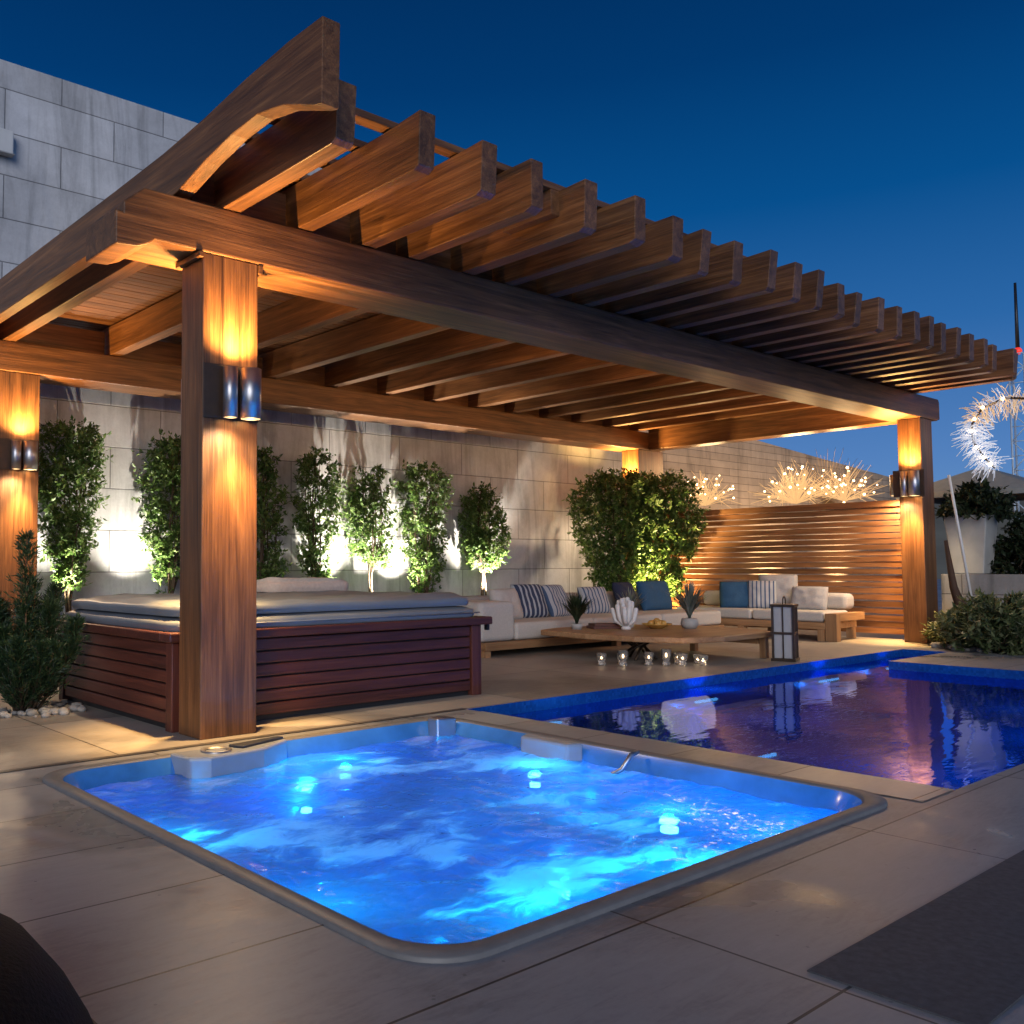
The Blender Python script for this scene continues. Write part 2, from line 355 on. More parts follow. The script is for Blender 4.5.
    def build(s, name, m, parent=None, bevel=0, seg=2, loc=None, rot=None):
        me = bpy.data.meshes.new(name); me.from_pydata(s.v, [], s.f); me.materials.append(m)
        me.polygons.foreach_set('use_smooth', s.sm); me.update()
        bm = bmesh.new(); bm.from_mesh(me)
        bmesh.ops.remove_doubles(bm, verts=bm.verts, dist=1e-5)
        if len(bm.faces) < 20000: bmesh.ops.recalc_face_normals(bm, faces=bm.faces)
        bm.to_mesh(me); bm.free()
        o = bpy.data.objects.new(name, me); COL.objects.link(o); o.parent = parent
        if bevel:
            b = o.modifiers.new('bevel', 'BEVEL'); b.width = bevel; b.segments = seg; b.limit_method = 'ANGLE'; b.angle_limit = R_(40)
        if loc: o.location = loc
        if rot: o.rotation_euler = rot
        return o
def copy_tree(o, parent=None):
    c = o.copy(); COL.objects.link(c); c.parent = parent
    for ch in list(o.children): copy_tree(ch, c)
    return c
def lamp(kind, name, loc, energy, color, parent=None, target=None, size=None, blend=.6, radius=.03):
    d = bpy.data.lights.new(name, kind); d.energy = energy; d.color = color
    o = bpy.data.objects.new(name, d); COL.objects.link(o); o.location = loc; o.parent = parent
    if kind == 'SPOT':
        d.spot_size = size; d.spot_blend = blend
        o.rotation_euler = Vector(target).to_track_quat('-Z', 'Y').to_euler()
    d.shadow_soft_size = radius
    return o
WARM = (1.0, .56, .17); WARM_D = (1.0, .74, .46); WHITEW = (1.0, .90, .74); BLUE = (.01, .22, 1.0)

# ------------------------------------------------------------------ SETTING: deck, terrace, pool, water
SX0, SX1, SY0, SY1 = 1.56, 4.26, 1.74, 4.60          # spa rim, outer
PX0, PX1, PY0, PY1, PXC, PYC = 4.62, 10.2, 1.68, 4.76, 11.75, 4.28
def sheet(name, rects, z, m, kind='structure'):
    b = MB()
    for x0, y0, x1, y1 in rects: b.add([(x0, y0, z), (x1, y0, z), (x1, y1, z), (x0, y1, z)], [(0, 1, 2, 3)])
    o = b.build(name, m); tag(o, kind=kind); return o
e = .066
sheet('deck', [(-40, -40, 300, PY0), (-40, PY0, SX0+e, 4.78), (SX0+e, PY0, SX1-e, SY0+e), (SX0+e, SY1-e, SX1-e, 4.78), (SX1-e, PY0, PX0, 4.78),
               (PX1, PY0, 300, PYC), (PXC, PYC, 300, 4.76)], 0, deck_m)
sheet('terrace', [(-40, 4.78, PX0, 300), (PX0, PY1, 300, 300)], 0, terrace_m)
sheet('coping', [(SX1+.02, PY0-.0, PX0, 4.60)], .004, coping_m)
sheet('kerb_strip', [(-20, 4.745, 4.62, 4.79)], .005, kerb_m)
# pool basin
b = MB(); D = -1.35
def wallq(x0, y0, x1, y1, z0=D, z1=-.0): b.add([(x0, y0, z0), (x1, y1, z0), (x1, y1, z1), (x0, y0, z1)], [(0, 1, 2, 3)])
wallq(PX0, PY0, PX0, PY1); wallq(PX0, PY0, PX1, PY0); wallq(PX1, PY0, PX1, PYC); wallq(PX1, PYC, PXC, PYC); wallq(PXC, PYC, PXC, PY1); wallq(PX0, PY1, PXC, PY1)
b.add([(PX0, PY0, D), (PX1, PY0, D), (PX1, PY1, D), (PX0, PY1, D), (PXC, PYC, D), (PXC, PY1, D), (PX1, PYC, D)], [(0, 1, 2, 3), (6, 4, 5, 2)])
b.add([(5.55, 3.6, -.22), (5.55, PY1, -.22), (PX0, PY1, -.22), (PX0, 3.6, -.22), (5.55, 3.6, D), (5.55, PY1, D), (PX0, 3.6, D)], [(0, 1, 2, 3), (0, 1, 5, 4), (0, 3, 6, 4)])
tag(b.build('pool_basin', pool_tile), kind='structure')
b = MB(); zw = -.085
b.add([(PX0, PY0, zw), (PX1, PY0, zw), (PX1, PYC, zw), (PXC, PYC, zw), (PXC, PY1, zw), (PX0, PY1, zw)], [(0, 1, 2, 3, 4, 5)])
tag(b.build('pool_water', pool_water_m), kind='structure')

# ------------------------------------------------------------------ in-ground spa
def rrect(x0, y0, x1, y1, r, n=8):
    pts = []
    for cx, cy, a0 in ((x1-r, y1-r, 0), (x0+r, y1-r, 90), (x0+r, y0+r, 180), (x1-r, y0+r, 270)):
        for i in range(n+1):
            a = R_(a0+90*i/n); pts.append((cx+r*math.cos(a), cy+r*math.sin(a)))
    return pts
def loft(rings, closed_bottom=True):
    b = MB(); n = len(rings[0]); vs = [p for r in rings for p in r]; fs = []
    for j in range(len(rings)-1):
        for i in range(n): fs.append((j*n+i, j*n+(i+1) % n, (j+1)*n+(i+1) % n, (j+1)*n+i))
    b.add(vs, fs, True)
    if closed_bottom: b.add(rings[-1], [tuple(range(n))], True)
    return b
def ring(inset, z, r):
    return [(x, y, z) for x, y in rrect(SX0+inset, SY0+inset, SX1-inset, SY1-inset, r)]
spa = empty('sunken_spa', ((SX0+SX1)/2, (SY0+SY1)/2, 0), 'square sunken spa pool with rounded corners and glowing blue bubbling water set in the deck', 'spa')
def child(b, name, m, parent, **k):
    o = b.build(name, m, parent, **k)
    o.matrix_parent_inverse = Matrix.Translation(-parent.location) if parent.rotation_euler.z == 0 else parent.matrix_basis.inverted()
    return o
child(loft([ring(0, -.02, .21), ring(0, .010, .21), ring(.005, .015, .205), ring(.062, .015, .20), ring(.070, .009, .20), ring(.076, -.01, .20)], False), 'rim', rimmat, spa)
child(loft([ring(.071, .008, .21), ring(.105, -.05, .19), ring(.125, -.12, .17), ring(.18, -.34, .17), ring(.22, -.42, .2), ring(.62, -.46, .2), ring(.70, -.52, .2), ring(.76, -.92, .2), ring(.84, -.96, .2)]), 'shell', shell, spa)
# corner console with cup holder and headrest, rear edge near left
b = MB(); b.prism([(2.26, 4.55), (2.98, 4.55), (2.95, 4.48), (2.72, 4.35), (2.38, 4.31), (2.28, 4.37)], -.2, .028, 2)
con = child(b, 'console', spa_tray, spa, bevel=.018, seg=3)
b = MB()
for i in range(1): b.lathe([(.082, .029), (.082, .037), (.066, .037), (.058, .031)], 28, (2.48, 4.44), cap=False)
o = child(b, 'cup_holder_ring', chrome, con)
b = MB(); b.prism([(2.62, 4.40), (2.94, 4.50), (2.92, 4.54), (2.58, 4.49)], .029, .042, 2)
o = child(b, 'control_pad', pillow_mat, con, bevel=.006)
b = MB(); b.prism([(4.02, 4.49), (4.15, 4.49), (4.15, 4.36), (4.02, 4.40)], -.12, .04, 2)
child(b, 'waterfall_spout', chrome, spa, bevel=.01)
b = MB(); b.prism([(4.155, 3.36), (4.155, 3.78), (4.06, 3.74), (4.06, 3.40)], -.11, .02, 2)
child(b, 'filter_cover', spa_tray, spa, bevel=.015)
b = MB(); b.tube([(4.15, 3.0, .03), (4.09, 3.0, .02), (4.04, 3.02, -.05), (4.02, 3.1, -.10), (4.03, 3.25, -.11)], .012, 8)
child(b, 'grab_rail', chrome, spa)
# underwater lamps: the first show as bright spots, the rest added for glow
spa_lens = plain('spa_lamp_lens', (.5, .9, 1), .3, emit=(.16, .62, 1.0), es=13)
for (x, y, z, r, en) in ((3.18, 4.24, -.16, .032, 5), (3.62, 2.46, -.15, .038, 13), (3.87, 3.46, -.17, .028, 5), (1.76, 2.5, -.30, .03, 13), (1.76, 3.5, -.30, .03, 10), (2.2, 1.95, -.30, .03, 14), (2.9, 1.95, -.30, .03, 14), (3.6, 1.95, -.30, .03, 10), (3.0, 4.36, -.34, .03, 10), (3.35, 2.85, -.62, .03, 26), (2.25, 2.45, -.50, .03, 15)):
    b = MB(); b.lathe([(.001, z), (r, z), (r, z-.02), (.001, z-.02)], 20, (x, y), cap=False); o = child(b, 'underwater_light', spa_lens, spa)
    lp = lamp('POINT', 'spa_lamp', (x, y, z+.012), en*1.35, (.0, .42, 1.0), radius=.022); 
    lp.parent = spa; lp.matrix_parent_inverse = Matrix.Translation(-spa.location)
# rippled, churning surface
b = MB(); N = 150; vs = []; fs = []
x0, x1, y0, y1 = SX0+.10, SX1-.10, SY0+.10, SY1-.10
for j in range(N+1):
    for i in range(N+1):
        x = x0+(x1-x0)*i/N; y = y0+(y1-y0)*j/N
        z = -.075+.012*mnoise.noise(Vector((x*3, y*3, 0)))+.010*mnoise.noise(Vector((x*8, y*9, 3)))+.004*mnoise.noise(Vector((x*22, y*22, 6)))
        vs.append((x, y, z))
for j in range(N):
    for i in range(N): fs.append((j*(N+1)+i, j*(N+1)+i+1, (j+1)*(N+1)+i+1, (j+1)*(N+1)+i))
b.add(vs, fs, True); tag(b.build('spa_water', spa_water_m), kind='structure')

# ------------------------------------------------------------------ pool lamps
pool_lens = plain('pool_lamp_lens', (.5, .8, 1), .3, emit=(.20, .60, 1.0), es=12)
PG = 'underwater lights in the long pool'
def pool_light(x, y, z, lx, ly, en, label):
    t = empty('pool_light', (x, y, z), label, 'pool light', PG)
    b = MB(); b.box(-lx/2, -ly/2, -.02, lx/2, ly/2, .0); b.build('lens', pool_lens, t, bevel=.008)
    b = MB(); b.box(-lx/2-.02, -ly/2-.02, -.04, lx/2+.02, ly/2+.02, -.021); b.build('housing', grey_metal, t, bevel=.006)
    lamp('POINT', 'pool_lamp', (0, -.10 if y > 3 else .10, -.08), en*3.0, (.01, .22, 1.0), t, radius=.025)
pool_light(6.3, 3.55, -.36, .5, .03, 10, 'long bright underwater light strip mid pool nearest the spa coping')
pool_light(7.45, 4.66, -.18, .34, .03, 11, 'small underwater light beside the pool wall below the coffee table')
pool_light(9.7, 4.66, -.18, .40, .03, 11, 'underwater light at the pool wall just right of the lantern')
pool_light(11.2, 4.66, -.16, .30, .03, 7, 'underwater light in the narrow pool channel near the far pillar')
pool_light(5.4, 4.62, -.15, .10, .05, 5, 'small round-looking light on the shallow shelf at the pool left corner')
pool_light(8.1, 2.35, -.34, .30, .05, 9, 'underwater light at the right side of the pool near the picture edge')

for x, wd in ((5.3, 'near its left end'), (6.9, 'in the middle of its side'), (8.8, 'towards its far right')):  # unseen lamps added on the near wall to brighten the pool
    pool_light(x, 1.76, -.5, .22, .04, 45, 'added round underwater light on the near pool wall '+wd)
pool_light(4.68, 2.6, -.5, .04, .22, 30, 'added underwater light on the pool wall under the coping beside the spa')  # another added lamp, out of view, for more blue in the water
# ------------------------------------------------------------------ pergola
pg = empty('pergola', (2.8, 5.0, 0), 'large brown timber pergola with stepped beam ends and many rafters over the terrace', 'pergola')
RNG = random.Random(3)
def pc(b, name, m, **k):
    # every timber gets its own origin, so the grain differs
    o = child(b, name, m, pg, **k); return o
PYF, PYB = 4.90, 9.08
pil = {'near': (2.63, PYF, 3.01, PYF+.27), 'far': (12.82, PYF, 13.18, PYF+.28), 'bl': (2.72, PYB, 3.12, PYB+.3), 'br': (12.72, PYB, 13.40, PYB+.32)}
for k, (a, c, d, e2) in pil.items():
    b = MB(); b.box(a, c, 0, d, e2, 2.86)
    pc(b, 'pillar', wood_z, bevel=.008)
    if k in ('near',):
        b = MB(); b.box(a-.035, c-.02, 2.825, a+.0-.002, e2+.02, 2.858); pc(b, 'bracket', wood_x, bevel=.004)
        b = MB(); b.box(d+.002, c-.01, 2.80, d+.03, e2, 2.857); pc(b, 'bracket', wood_x, bevel=.004)
BZ0, BZ1 = 2.862, 3.15
# beams with stepped (ogee) ends
def beam_poly(x0, x1):
    L_ = [(x0, BZ0-.07), (x0, BZ0+.13), (x0+.045, BZ0+.12), (x0+.045, BZ0+.18), (x0+.17, BZ1), (x1-.03, BZ1), (x1, BZ1-.04), (x1, BZ0+.02), (x1-.06, BZ0+.02), (x1-.07, BZ0)]
    L_ += [(x0+.24, BZ0), (x0+.20, BZ0-.03), (x0+.13, BZ0-.06)]
    return L_
b = MB(); b.prism(beam_poly(2.08, 13.42), PYF-.012, PYF+.42, 1)
# prism() inserts the coordinate on the axis given: polygon is (x, z)
pc(b, 'front_beam', wood_x, bevel=.01)
b = MB(); b.prism(beam_poly(2.10, 13.45), PYB-.012, PYB+.42, 1); pc(b, 'back_beam', wood_x, bevel=.01)
b = MB(); b.box(12.98, PYF+.422, BZ0+.003, 13.26, PYB-.014, 3.46); pc(b, 'side_beam', wood_y, bevel=.008)
# first rafter: deep, with an upswept tip
top = [(3.46, 3.565), (3.75, 3.57), (4.15, 3.55), (4.6, 3.51), (5.1, 3.485), (5.8, 3.48), (9.75, 3.48)]
bot = [(9.75, 3.17), (5.2, 3.17), (4.93, 3.19), (4.6, 3.26), (4.3, 3.305), (4.04, 3.315), (3.8, 3.27), (3.62, 3.20), (3.52, 3.16), (3.47, 3.15)]
b = MB(); b.prism(top+bot, 2.47, 2.575, 0); pc(b, 'end_rafter', wood_y, bevel=.006)
xs = [2.77, 3.29, 3.81, 4.22, 4.75, 5.19, 5.70, 6.14, 6.58, 6.97, 7.40, 7.79, 8.19, 8.60, 9.00, 9.40, 9.72, 10.10, 10.45, 10.77, 11.18, 11.55, 11.93, 12.34, 12.62]
for i, x in enumerate(xs):
    full = i % 2 == 0
    t = (.125 if full else .112)+RNG.uniform(-.006, .006); zb = 3.152; zt = 3.455+RNG.uniform(-.012, .012)
    y0 = 3.74+RNG.uniform(-.05, .05); yE = 9.72 if full else PYF+.415
    poly = [(y0, zt+RNG.uniform(0, .02)), (y0+.35, zt), (yE, zt), (yE, zb), (y0+.06, zb), (y0+RNG.uniform(.0, .035), zb+.02)]
    b = MB(); b.prism(poly, -t/2, t/2, 0)
    o = b.build('rafter' if full else 'outrigger', wood_y, pg, bevel=.006); o.location = (x+t/2+RNG.uniform(-.015, .015)-pg.location.x, -pg.location.y, RNG.uniform(0, .006))
# a short doubled block on one rafter, as in the photo
b = MB(); b.box(4.68, 3.98, 3.30, 4.80, 4.42, 3.47); pc(b, 'spacer_block', wood_y, bevel=.005)
# blocking boards between the rafters, above the two beams
for yb in (PYF+.10, PYB+.08):
    prev = 2.60
    for x in (xs if yb < 6 else xs[::2]):
        if x-prev > .1:
            b = MB(); b.box(prev+.004, yb, 3.154, x-.012, yb+.05, 3.40); pc(b, 'blocking_board', wood_x)
        prev = x+.125
# shade battens across the rafter tops
yb = 3.98; k = 0
while yb < 9.6:
    b = MB(); b.box(2.62, yb, 3.468 if k % 2 else 3.470, 13.38, yb+.085, 3.515); o = pc(b, 'shade_batten', wood_x, bevel=.004)
    yb += .30 if yb < 4.7 else .093; k += 1

# warm LED strip added to light the ceiling, hidden behind the front beam
b = MB(); b.box(2.7, PYF+.425, 2.905, 12.9, PYF+.445, 2.93); pc(b, 'added_led_strip', plain('added_led_lens', (1, .8, .5), .4, emit=(1, .6, .25), es=3))
def added_strip_light(y, z, d, en):
    a = lamp('AREA', 'added_strip_light', (7.8, y, z), en, (1, .60, .24)); a.data.shape = 'RECTANGLE'; a.data.size = 10.2; a.data.size_y = .03
    a.rotation_euler = Vector(d).to_track_quat('-Z', 'Y').to_euler(); a.parent = pg; a.matrix_parent_inverse = Matrix.Translation(-pg.location)
added_strip_light(PYF+.47, 2.95, (0, .45, .9), 130)
# wall sconces: steel up-and-down lights
SG = 'steel up and down lights on the pergola pillars'
def sconce(x, y, z, nx, ny, label, en=1.0, h=.27):
    rz = math.atan2(ny, nx)+math.pi/2       # local -Y faces outwards
    t = empty('wall_sconce', (x, y, z), label, 'wall light', SG, rz)
    b = MB(); b.box(-.188, -.010, -h/2-.005, .188, -.001, h/2+.02); b.build('backplate', backplate, t, bevel=.003)
    for cx, r in ((-.035, .044), (.092, .064)):
        b = MB(); b.lathe([(r-.006, -h/2), (r, -h/2), (r, h/2), (r-.006, h/2), (r-.006, h/2-.03)], 28, (cx, -.014-r), cap=False); tb = b.build('tube', chrome, t)
        b = MB(); b.lathe([(.0005, -h/2+.022), (r-.008, -h/2+.02)], 20, (cx, -.014-r), cap=False); b.lathe([(r-.008, h/2-.02), (.0005, h/2-.022)], 20, (cx, -.014-r), cap=False); b.build('lens', warm_lens, tb)
    lamp('SPOT', 'up_light', (.03, -.12, h/2+.03), 130*en, WARM, t, target=(0, .02, 1), size=R_(150), blend=1, radius=.03)
    lamp('SPOT', 'down_light', (.03, -.13, -h/2-.03), 190*en, WARM, t, target=(0, .10, -1), size=R_(62), blend=1, radius=.03)
    lamp('SPOT', 'spill_light', (-.05, -.10, -h/2-.03), 46*en, WARM_D, t, target=(0, -.25, -1), size=R_(166), blend=1, radius=.03)
    return t
sconce(2.82, PYF-.001, 2.03, 0, -1, 'steel twin-tube wall light on the large pillar beside the sunken spa', 1.25, h=.30)
sconce(2.92, PYB-.001, 2.06, 0, -1, 'steel twin-tube wall light on the pillar at the left picture edge', 1.3)
sconce(12.82-.001, 5.06, 2.02, -1, 0, 'steel twin-tube wall light on the far right pillar by the slatted fence', 1.3, h=.32)
sconce(2.835, PYF+.271, 2.03, 0, 1, 'added steel twin-tube wall light on the inner face of the large pillar, facing the hot tub', 2.0)  # added on a face out of view to warm the ceiling
sconce(12.72-.001, 9.24, 2.2, -1, 0, 'added steel twin-tube wall light on the back right pillar behind the bushy trees', 2.2)  # added out of view behind the trees for glow at the back
sconce(13.0, PYF+.281, 2.02, 0, 1, 'added steel twin-tube wall light on the inner face of the far right pillar', 2.2)  # also added, facing away from the camera, for light under the rafters
# ------------------------------------------------------------------ walls
o = MB().box(-14, 10.1, 0, 13.75, 10.45, 6.42).build('block_wall', wall_mat, bevel=.01)
tag(o, 'tall pale grey stone block wall behind the pergola and climbing shrubs', 'wall')
o = MB().box(-2, 9.42, 0, 13.0, 10.097, .42).build('raised_planter', low_wall_mat, bevel=.01)
tag(o, 'long low raised planter along the foot of the block wall', 'planter')
MB().box(-1.95, 9.47, .421, 12.95, 10.09, .45).build('soil', soil, o)
t = empty('security_light', (3.05, 10.08, 5.50), 'small white rectangular box light mounted high on the block wall', 'wall light')
MB().box(-.28, -.10, -.13, .06, .015, .12).build('housing', white_paint, t, bevel=.012)
MB().box(-.25, -.115, -.145, .07, -.02, -.132).build('diffuser', frost, t, bevel=.004)

# neighbour's tan wall beyond the fence
o = MB().prism([(13.9, 0), (26, 0), (26, 3.24), (22, 3.49), (19.1, 3.69), (16.2, 3.73), (13.9, 3.73)], 10.6, 10.8, 1).build('boundary_wall', tan_wall)
tag(o, 'tan horizontally clad wall behind the fairy lights above the slatted fence', 'wall')

for x, wd in ((16.6, 'nearest the back pillar'), (19.4, 'in the middle'), (22.6, 'farthest to the right')):  # unseen uplights added behind the fence to warm the tan wall
    t = empty('added_wall_washer', (x, 10.0, 0), 'added warm uplight at the foot of the tan wall, '+wd, 'uplight')
    MB().lathe([(.06, 0), (.07, .08), (.05, .09)], 16).build('housing', darksteel, t)
    MB().lathe([(.045, .091), (.0005, .093)], 16, cap=False).build('lens', white_lens, t)
    lamp('SPOT', 'added_washer_lamp', (0, 0, .12), 650, (1, .66, .34), t, target=(0, .12, 1), size=R_(110), blend=1, radius=.03)
# slatted fence
fe = empty('slatted_fence', (13.24, 5.2, 0), 'warm brown horizontal slatted timber fence behind the right-hand sofa', 'fence')
b = MB(); z = .06; k = 0; rn = random.Random(5)
while z < 1.70:
    xj = rn.uniform(-.010, .008); hh = .070+rn.uniform(-.008, .010); sag = rn.uniform(-.007, .007)
    ys = [5.22+3.9*i/12 for i in range(13)]
    vs = []; 
    for i, y in enumerate(ys):
        zz = z+sag*math.sin(i/12*math.pi*1.5+k)+.004*rn.uniform(-1, 1); xo = xj+rn.uniform(-.003, .003)
        vs += [(13.24+xo, y, zz), (13.262+xo, y, zz), (13.262+xo, y, zz+hh), (13.24+xo, y, zz+hh)]
    fs = []
    for i in range(12):
        for q in range(4): fs.append((i*4+q, i*4+(q+1) % 4, (i+1)*4+(q+1) % 4, (i+1)*4+q))
    fs += [(0, 1, 2, 3), (51, 50, 49, 48)]
    b.add(vs, fs); z += hh+rn.uniform(.010, .020); k += 1
child(b, 'slat_panel', slat_wood, fe)
for y in (5.24, 9.0):
    b = MB(); b.box(13.268, y, 0, 13.34, y+.08, 1.76); child(b, 'post', slat_wood, fe)
b = MB(); b.box(13.20, 5.2, 1.765, 13.38, 9.14, 1.85); child(b, 'cap_rail', slat_wood, fe, bevel=.006)

# ------------------------------------------------------------------ raised hot tub with cabinet
HX0, HX1, HY0, HY1 = 2.61, 5.24, 5.22, 7.08
ht = empty('raised_hot_tub', ((HX0+HX1)/2, (HY0+HY1)/2, 0), 'raised hot tub with dark red-brown slatted cabinet and grey vinyl cover behind the large pillar', 'hot tub')
def boards(b, a0, a1, fixed, axis, out, nb=6, z0=.035, z1=.535):
    hh = (z1-z0)/nb
    for i in range(nb):
        zz = z0+i*hh
        if axis == 0: b.box(a0, fixed, zz+.005, a1, fixed+out, zz+hh-.005)
        else: b.box(fixed, a0, zz+.005, fixed+out, a1, zz+hh-.005)
b = MB(); boards(b, HX0+.09, HX1-.11, HY0+.012, 0, .03); child(b, 'front_panel', red_x, ht, bevel=.006)
b = MB(); boards(b, HY0+.09, HY1-.09, HX0+.012, 1, .03); child(b, 'side_panel', red_y, ht, bevel=.006)
b = MB(); boards(b, HY0+.09, HY1-.09, HX1-.042, 1, .03); child(b, 'side_panel', red_y, ht, bevel=.006)
b = MB(); b.box(HX0+.05, HY0+.05, .0, HX1-.05, HY1-.02, .53); child(b, 'inner_box', black_paint, ht)
for (x, y) in ((HX0, HY0), (HX1-.10, HY0), (HX0, HY1-.08)):
    b = MB(); b.box(x, y, 0.0, x+.085+(.015 if x > 3 else 0), y+.085, .538); child(b, 'corner_post', red_z, ht, bevel=.006)
b = MB(); b.box(HX0-.035, HY0-.04, .54, HX1+.09, HY0+.10, .60); b.box(HX0-.035, HY0+.102, .54, HX0+.10, HY1+.03, .60); b.box(HX1-.05, HY0+.102, .54, HX1+.09, HY1+.03, .60); b.box(HX0+.102, HY1-.09, .541, HX1-.052, HY1+.03, .599)
child(b, 'top_trim', red_x, ht, bevel=.010)
for dy in (0, .5):
    b = MB(); b.box(HX1+.092, HY0+.02+dy, .49, HX1+.115, HY0+.06+dy, .57); child(b, 'lid_clip', black_paint, ht, bevel=.004)
def soft_slab(x0, y0, z0, x1, y1, z1, r=.05, n=44, amp=.012, seed=0, sk=1.0):
    rings = []
    def rr(ins, z):
        pts = rrect(x0+ins, y0+ins, x1-ins, y1-ins, .12, 5); res = []
        # subdivide the long sides
        m_ = len(pts); out_ = []
        for i in range(m_):
            p, q = pts[i], pts[(i+1) % m_]; d = math.dist(p, q); k_ = max(1, int(d/.12))
            for s_ in range(k_): out_.append((p[0]+(q[0]-p[0])*s_/k_, p[1]+(q[1]-p[1])*s_/k_))
        return [(x, y, z+amp*sk*mnoise.noise(Vector((x*2.3+seed, y*2.3, z*4)))) for x, y in out_]
    base = rr(0, z0); m_ = len(base)
    c = ((x0+x1)/2, (y0+y1)/2)
    b = MB(); rings = []
    prof = [(0, z0), (-.008, z0+(z1-z0)*.25), (-.010, z0+(z1-z0)*.7), (.012, z1-.012), (.04, z1)]
    for ins, z in prof:
        rings.append([(c[0]+(x-c[0])*(1-ins*2/(x1-x0)), c[1]+(y-c[1])*(1-ins*2/(y1-y0)), z+(zz-z0)*(1 if z > z0 else 0)) for x, y, zz in base])
    for s_ in (.93, .82, .68, .5, .3, .12, .02):
        rr_ = []
        for x, y, zz in base:
            X = c[0]+(x-c[0])*s_; Y = c[1]+(y-c[1])*s_
            z = z1+.012+amp*1.6*mnoise.noise(Vector((X*2.6+seed, Y*3.4, 1)))+amp*.9*mnoise.noise(Vector((X*7+seed, Y*8, 4)))
            rr_.append((X, Y, z))
        rings.append(rr_)
    vs = [p for r_ in rings for p in r_]; fs = []
    for j in range(len(rings)-1):
        for i in range(m_): fs.append((j*m_+i, j*m_+(i+1) % m_, (j+1)*m_+(i+1) % m_, (j+1)*m_+i))
    b.add(vs, fs, True); return b
cv = child(soft_slab(HX0+.02, HY0+.0, .602, HX1-.02, HY1+.0, .675, amp=.006, seed=2), 'cover', vinyl, ht)
b = soft_slab(HX0+.05, HY0+.04, .69, HX1-.04, HY1-.03, .765, amp=.016, seed=9); o = child(b, 'cover_top', vinyl, ht)
b = MB(); b.tube([(HX0+.03, HY0-.012, .635), (HX1-.03, HY0-.012, .635)], .006, 6); o = child(b, 'cover_piping', vinyl, ht)

towel = soft_slab(4.15, 6.55, 0, 5.0, 6.95, .09, amp=.02, seed=5).build('folded_towel', plain('towel_cotton', (.55, .50, .46), .95, 0, 40, .1, bumps=.3))
towel.location = (0, 0, .785); tag(towel, 'pale folded towel lying at the back of the grey hot tub cover', 'towel')

# ------------------------------------------------------------------ foliage
def leaf_quad(b, p, d, up, L, W):
    side = d.cross(up)
    if side.length < 1e-3: side = Vector((1, 0, 0))
    side.normalize(); nrm = side.cross(d)
    m_ = p+d*L*.5-nrm*L*.06
    b.v += [tuple(p), tuple(m_+side*W/2), tuple(p+d*L), tuple(m_-side*W/2)]; k = len(b.v)-4; b.f.append((k, k+1, k+2, k+3)); b.sm.append(False)
def shrub_meshes(seed, H0, H1, prof, nleaf, L=.066, W=.032, nstem=7, droop=.2, clump=.30):
    rn = random.Random(seed); stems = MB(); lv = MB()
    H = H1-H0; twigs = []
    for s_ in range(nstem):
        a = rn.uniform(0, 6.283); rr = rn.uniform(.2, .8); pts = []
        for j in range(9):
            t_ = j/8; z = H0*.0+(H1*.94)*t_
            r = prof(max(0, (z-H0)/H))*rr*(.25 if z < H0 else 1)*.8 if z > H0*.8 else .03
            pts.append((math.cos(a+t_*.6)*r+rn.uniform(-.015, .015), math.sin(a+t_*.6)*r+rn.uniform(-.015, .015), z))
        stems.tube(pts, .013, 5, .004)
    n_tw = int(nleaf*1.95)//14
    for k in range(n_tw):
        for _ in range(20):
            t_ = rn.random(); R0 = prof(t_)
            if rn.random() < R0/.55: break
        a = rn.uniform(0, 6.283); q = rn.random()**.45
        wob = 1+.38*mnoise.noise(Vector((math.cos(a)*1.6, math.sin(a)*1.6, t_*4+seed*3)))
        c = Vector((math.cos(a)*R0*q*wob, math.sin(a)*R0*q*wob, H0+H*t_))
        if mnoise.noise(c*4.2+Vector((seed, 0, 0))) < -clump: continue
        d = Vector((math.cos(a)*.8, math.sin(a)*.8, rn.uniform(-.2, .9))).normalized()
        Lt = rn.uniform(.08, .17)
        stems.tube([c-d*Lt*.5, c+d*Lt*.6], .0035, 3, .0015)
        for i in range(14):
            u = rn.uniform(-.5, .75); p = c+d*Lt*u+Vector([rn.uniform(-.014, .014) for _ in range(3)])
            ld = (d*rn.uniform(.1, .8)+Vector([rn.uniform(-1, 1) for _ in range(3)])-Vector((0, 0, droop))).normalized()
            up = Vector([rn.uniform(-.6, .6), rn.uniform(-.6, .6), 1]); s = rn.uniform(.65, 1.25)
            leaf_quad(lv, p, ld, up, L*s, W*s)
    return stems, lv
def plant(name, loc, label, cat, group, meshes=None, src=None, lm=leaf, rz=0, sc=(1, 1, 1)):
    if src is None:
        t = empty(name, loc, label, cat, group, rz)
        meshes[0].build('stems', bark, t); meshes[1].build('foliage', lm, t)
    else:
        t = copy_tree(src); t.location = loc; t.rotation_euler = (0, 0, rz); tag(t, label, cat, group)
    t.scale = sc; return t
vase = lambda w: (lambda t: w*(.36+.64*min(1, t/.62)**1.1)*(1 if t < .8 else max(.15, math.sqrt(max(0, 1-((t-.8)/.22)**2)))))
VG = 'tall narrow shrubs up-lit against the block wall'
zp = .45
p1 = plant('wall_shrub', (3.66, 9.72, zp), 'wide up-lit shrub against the wall beside the left picture edge pillar', 'shrub', VG, shrub_meshes(1, .35, 2.05, vase(.36), 4600))
p2 = plant('wall_shrub', (4.83, 9.72, zp), 'up-lit shrub just left of the large pillar with a white glow at its lower left', 'shrub', VG, shrub_meshes(2, .25, 2.0, vase(.33), 4200))
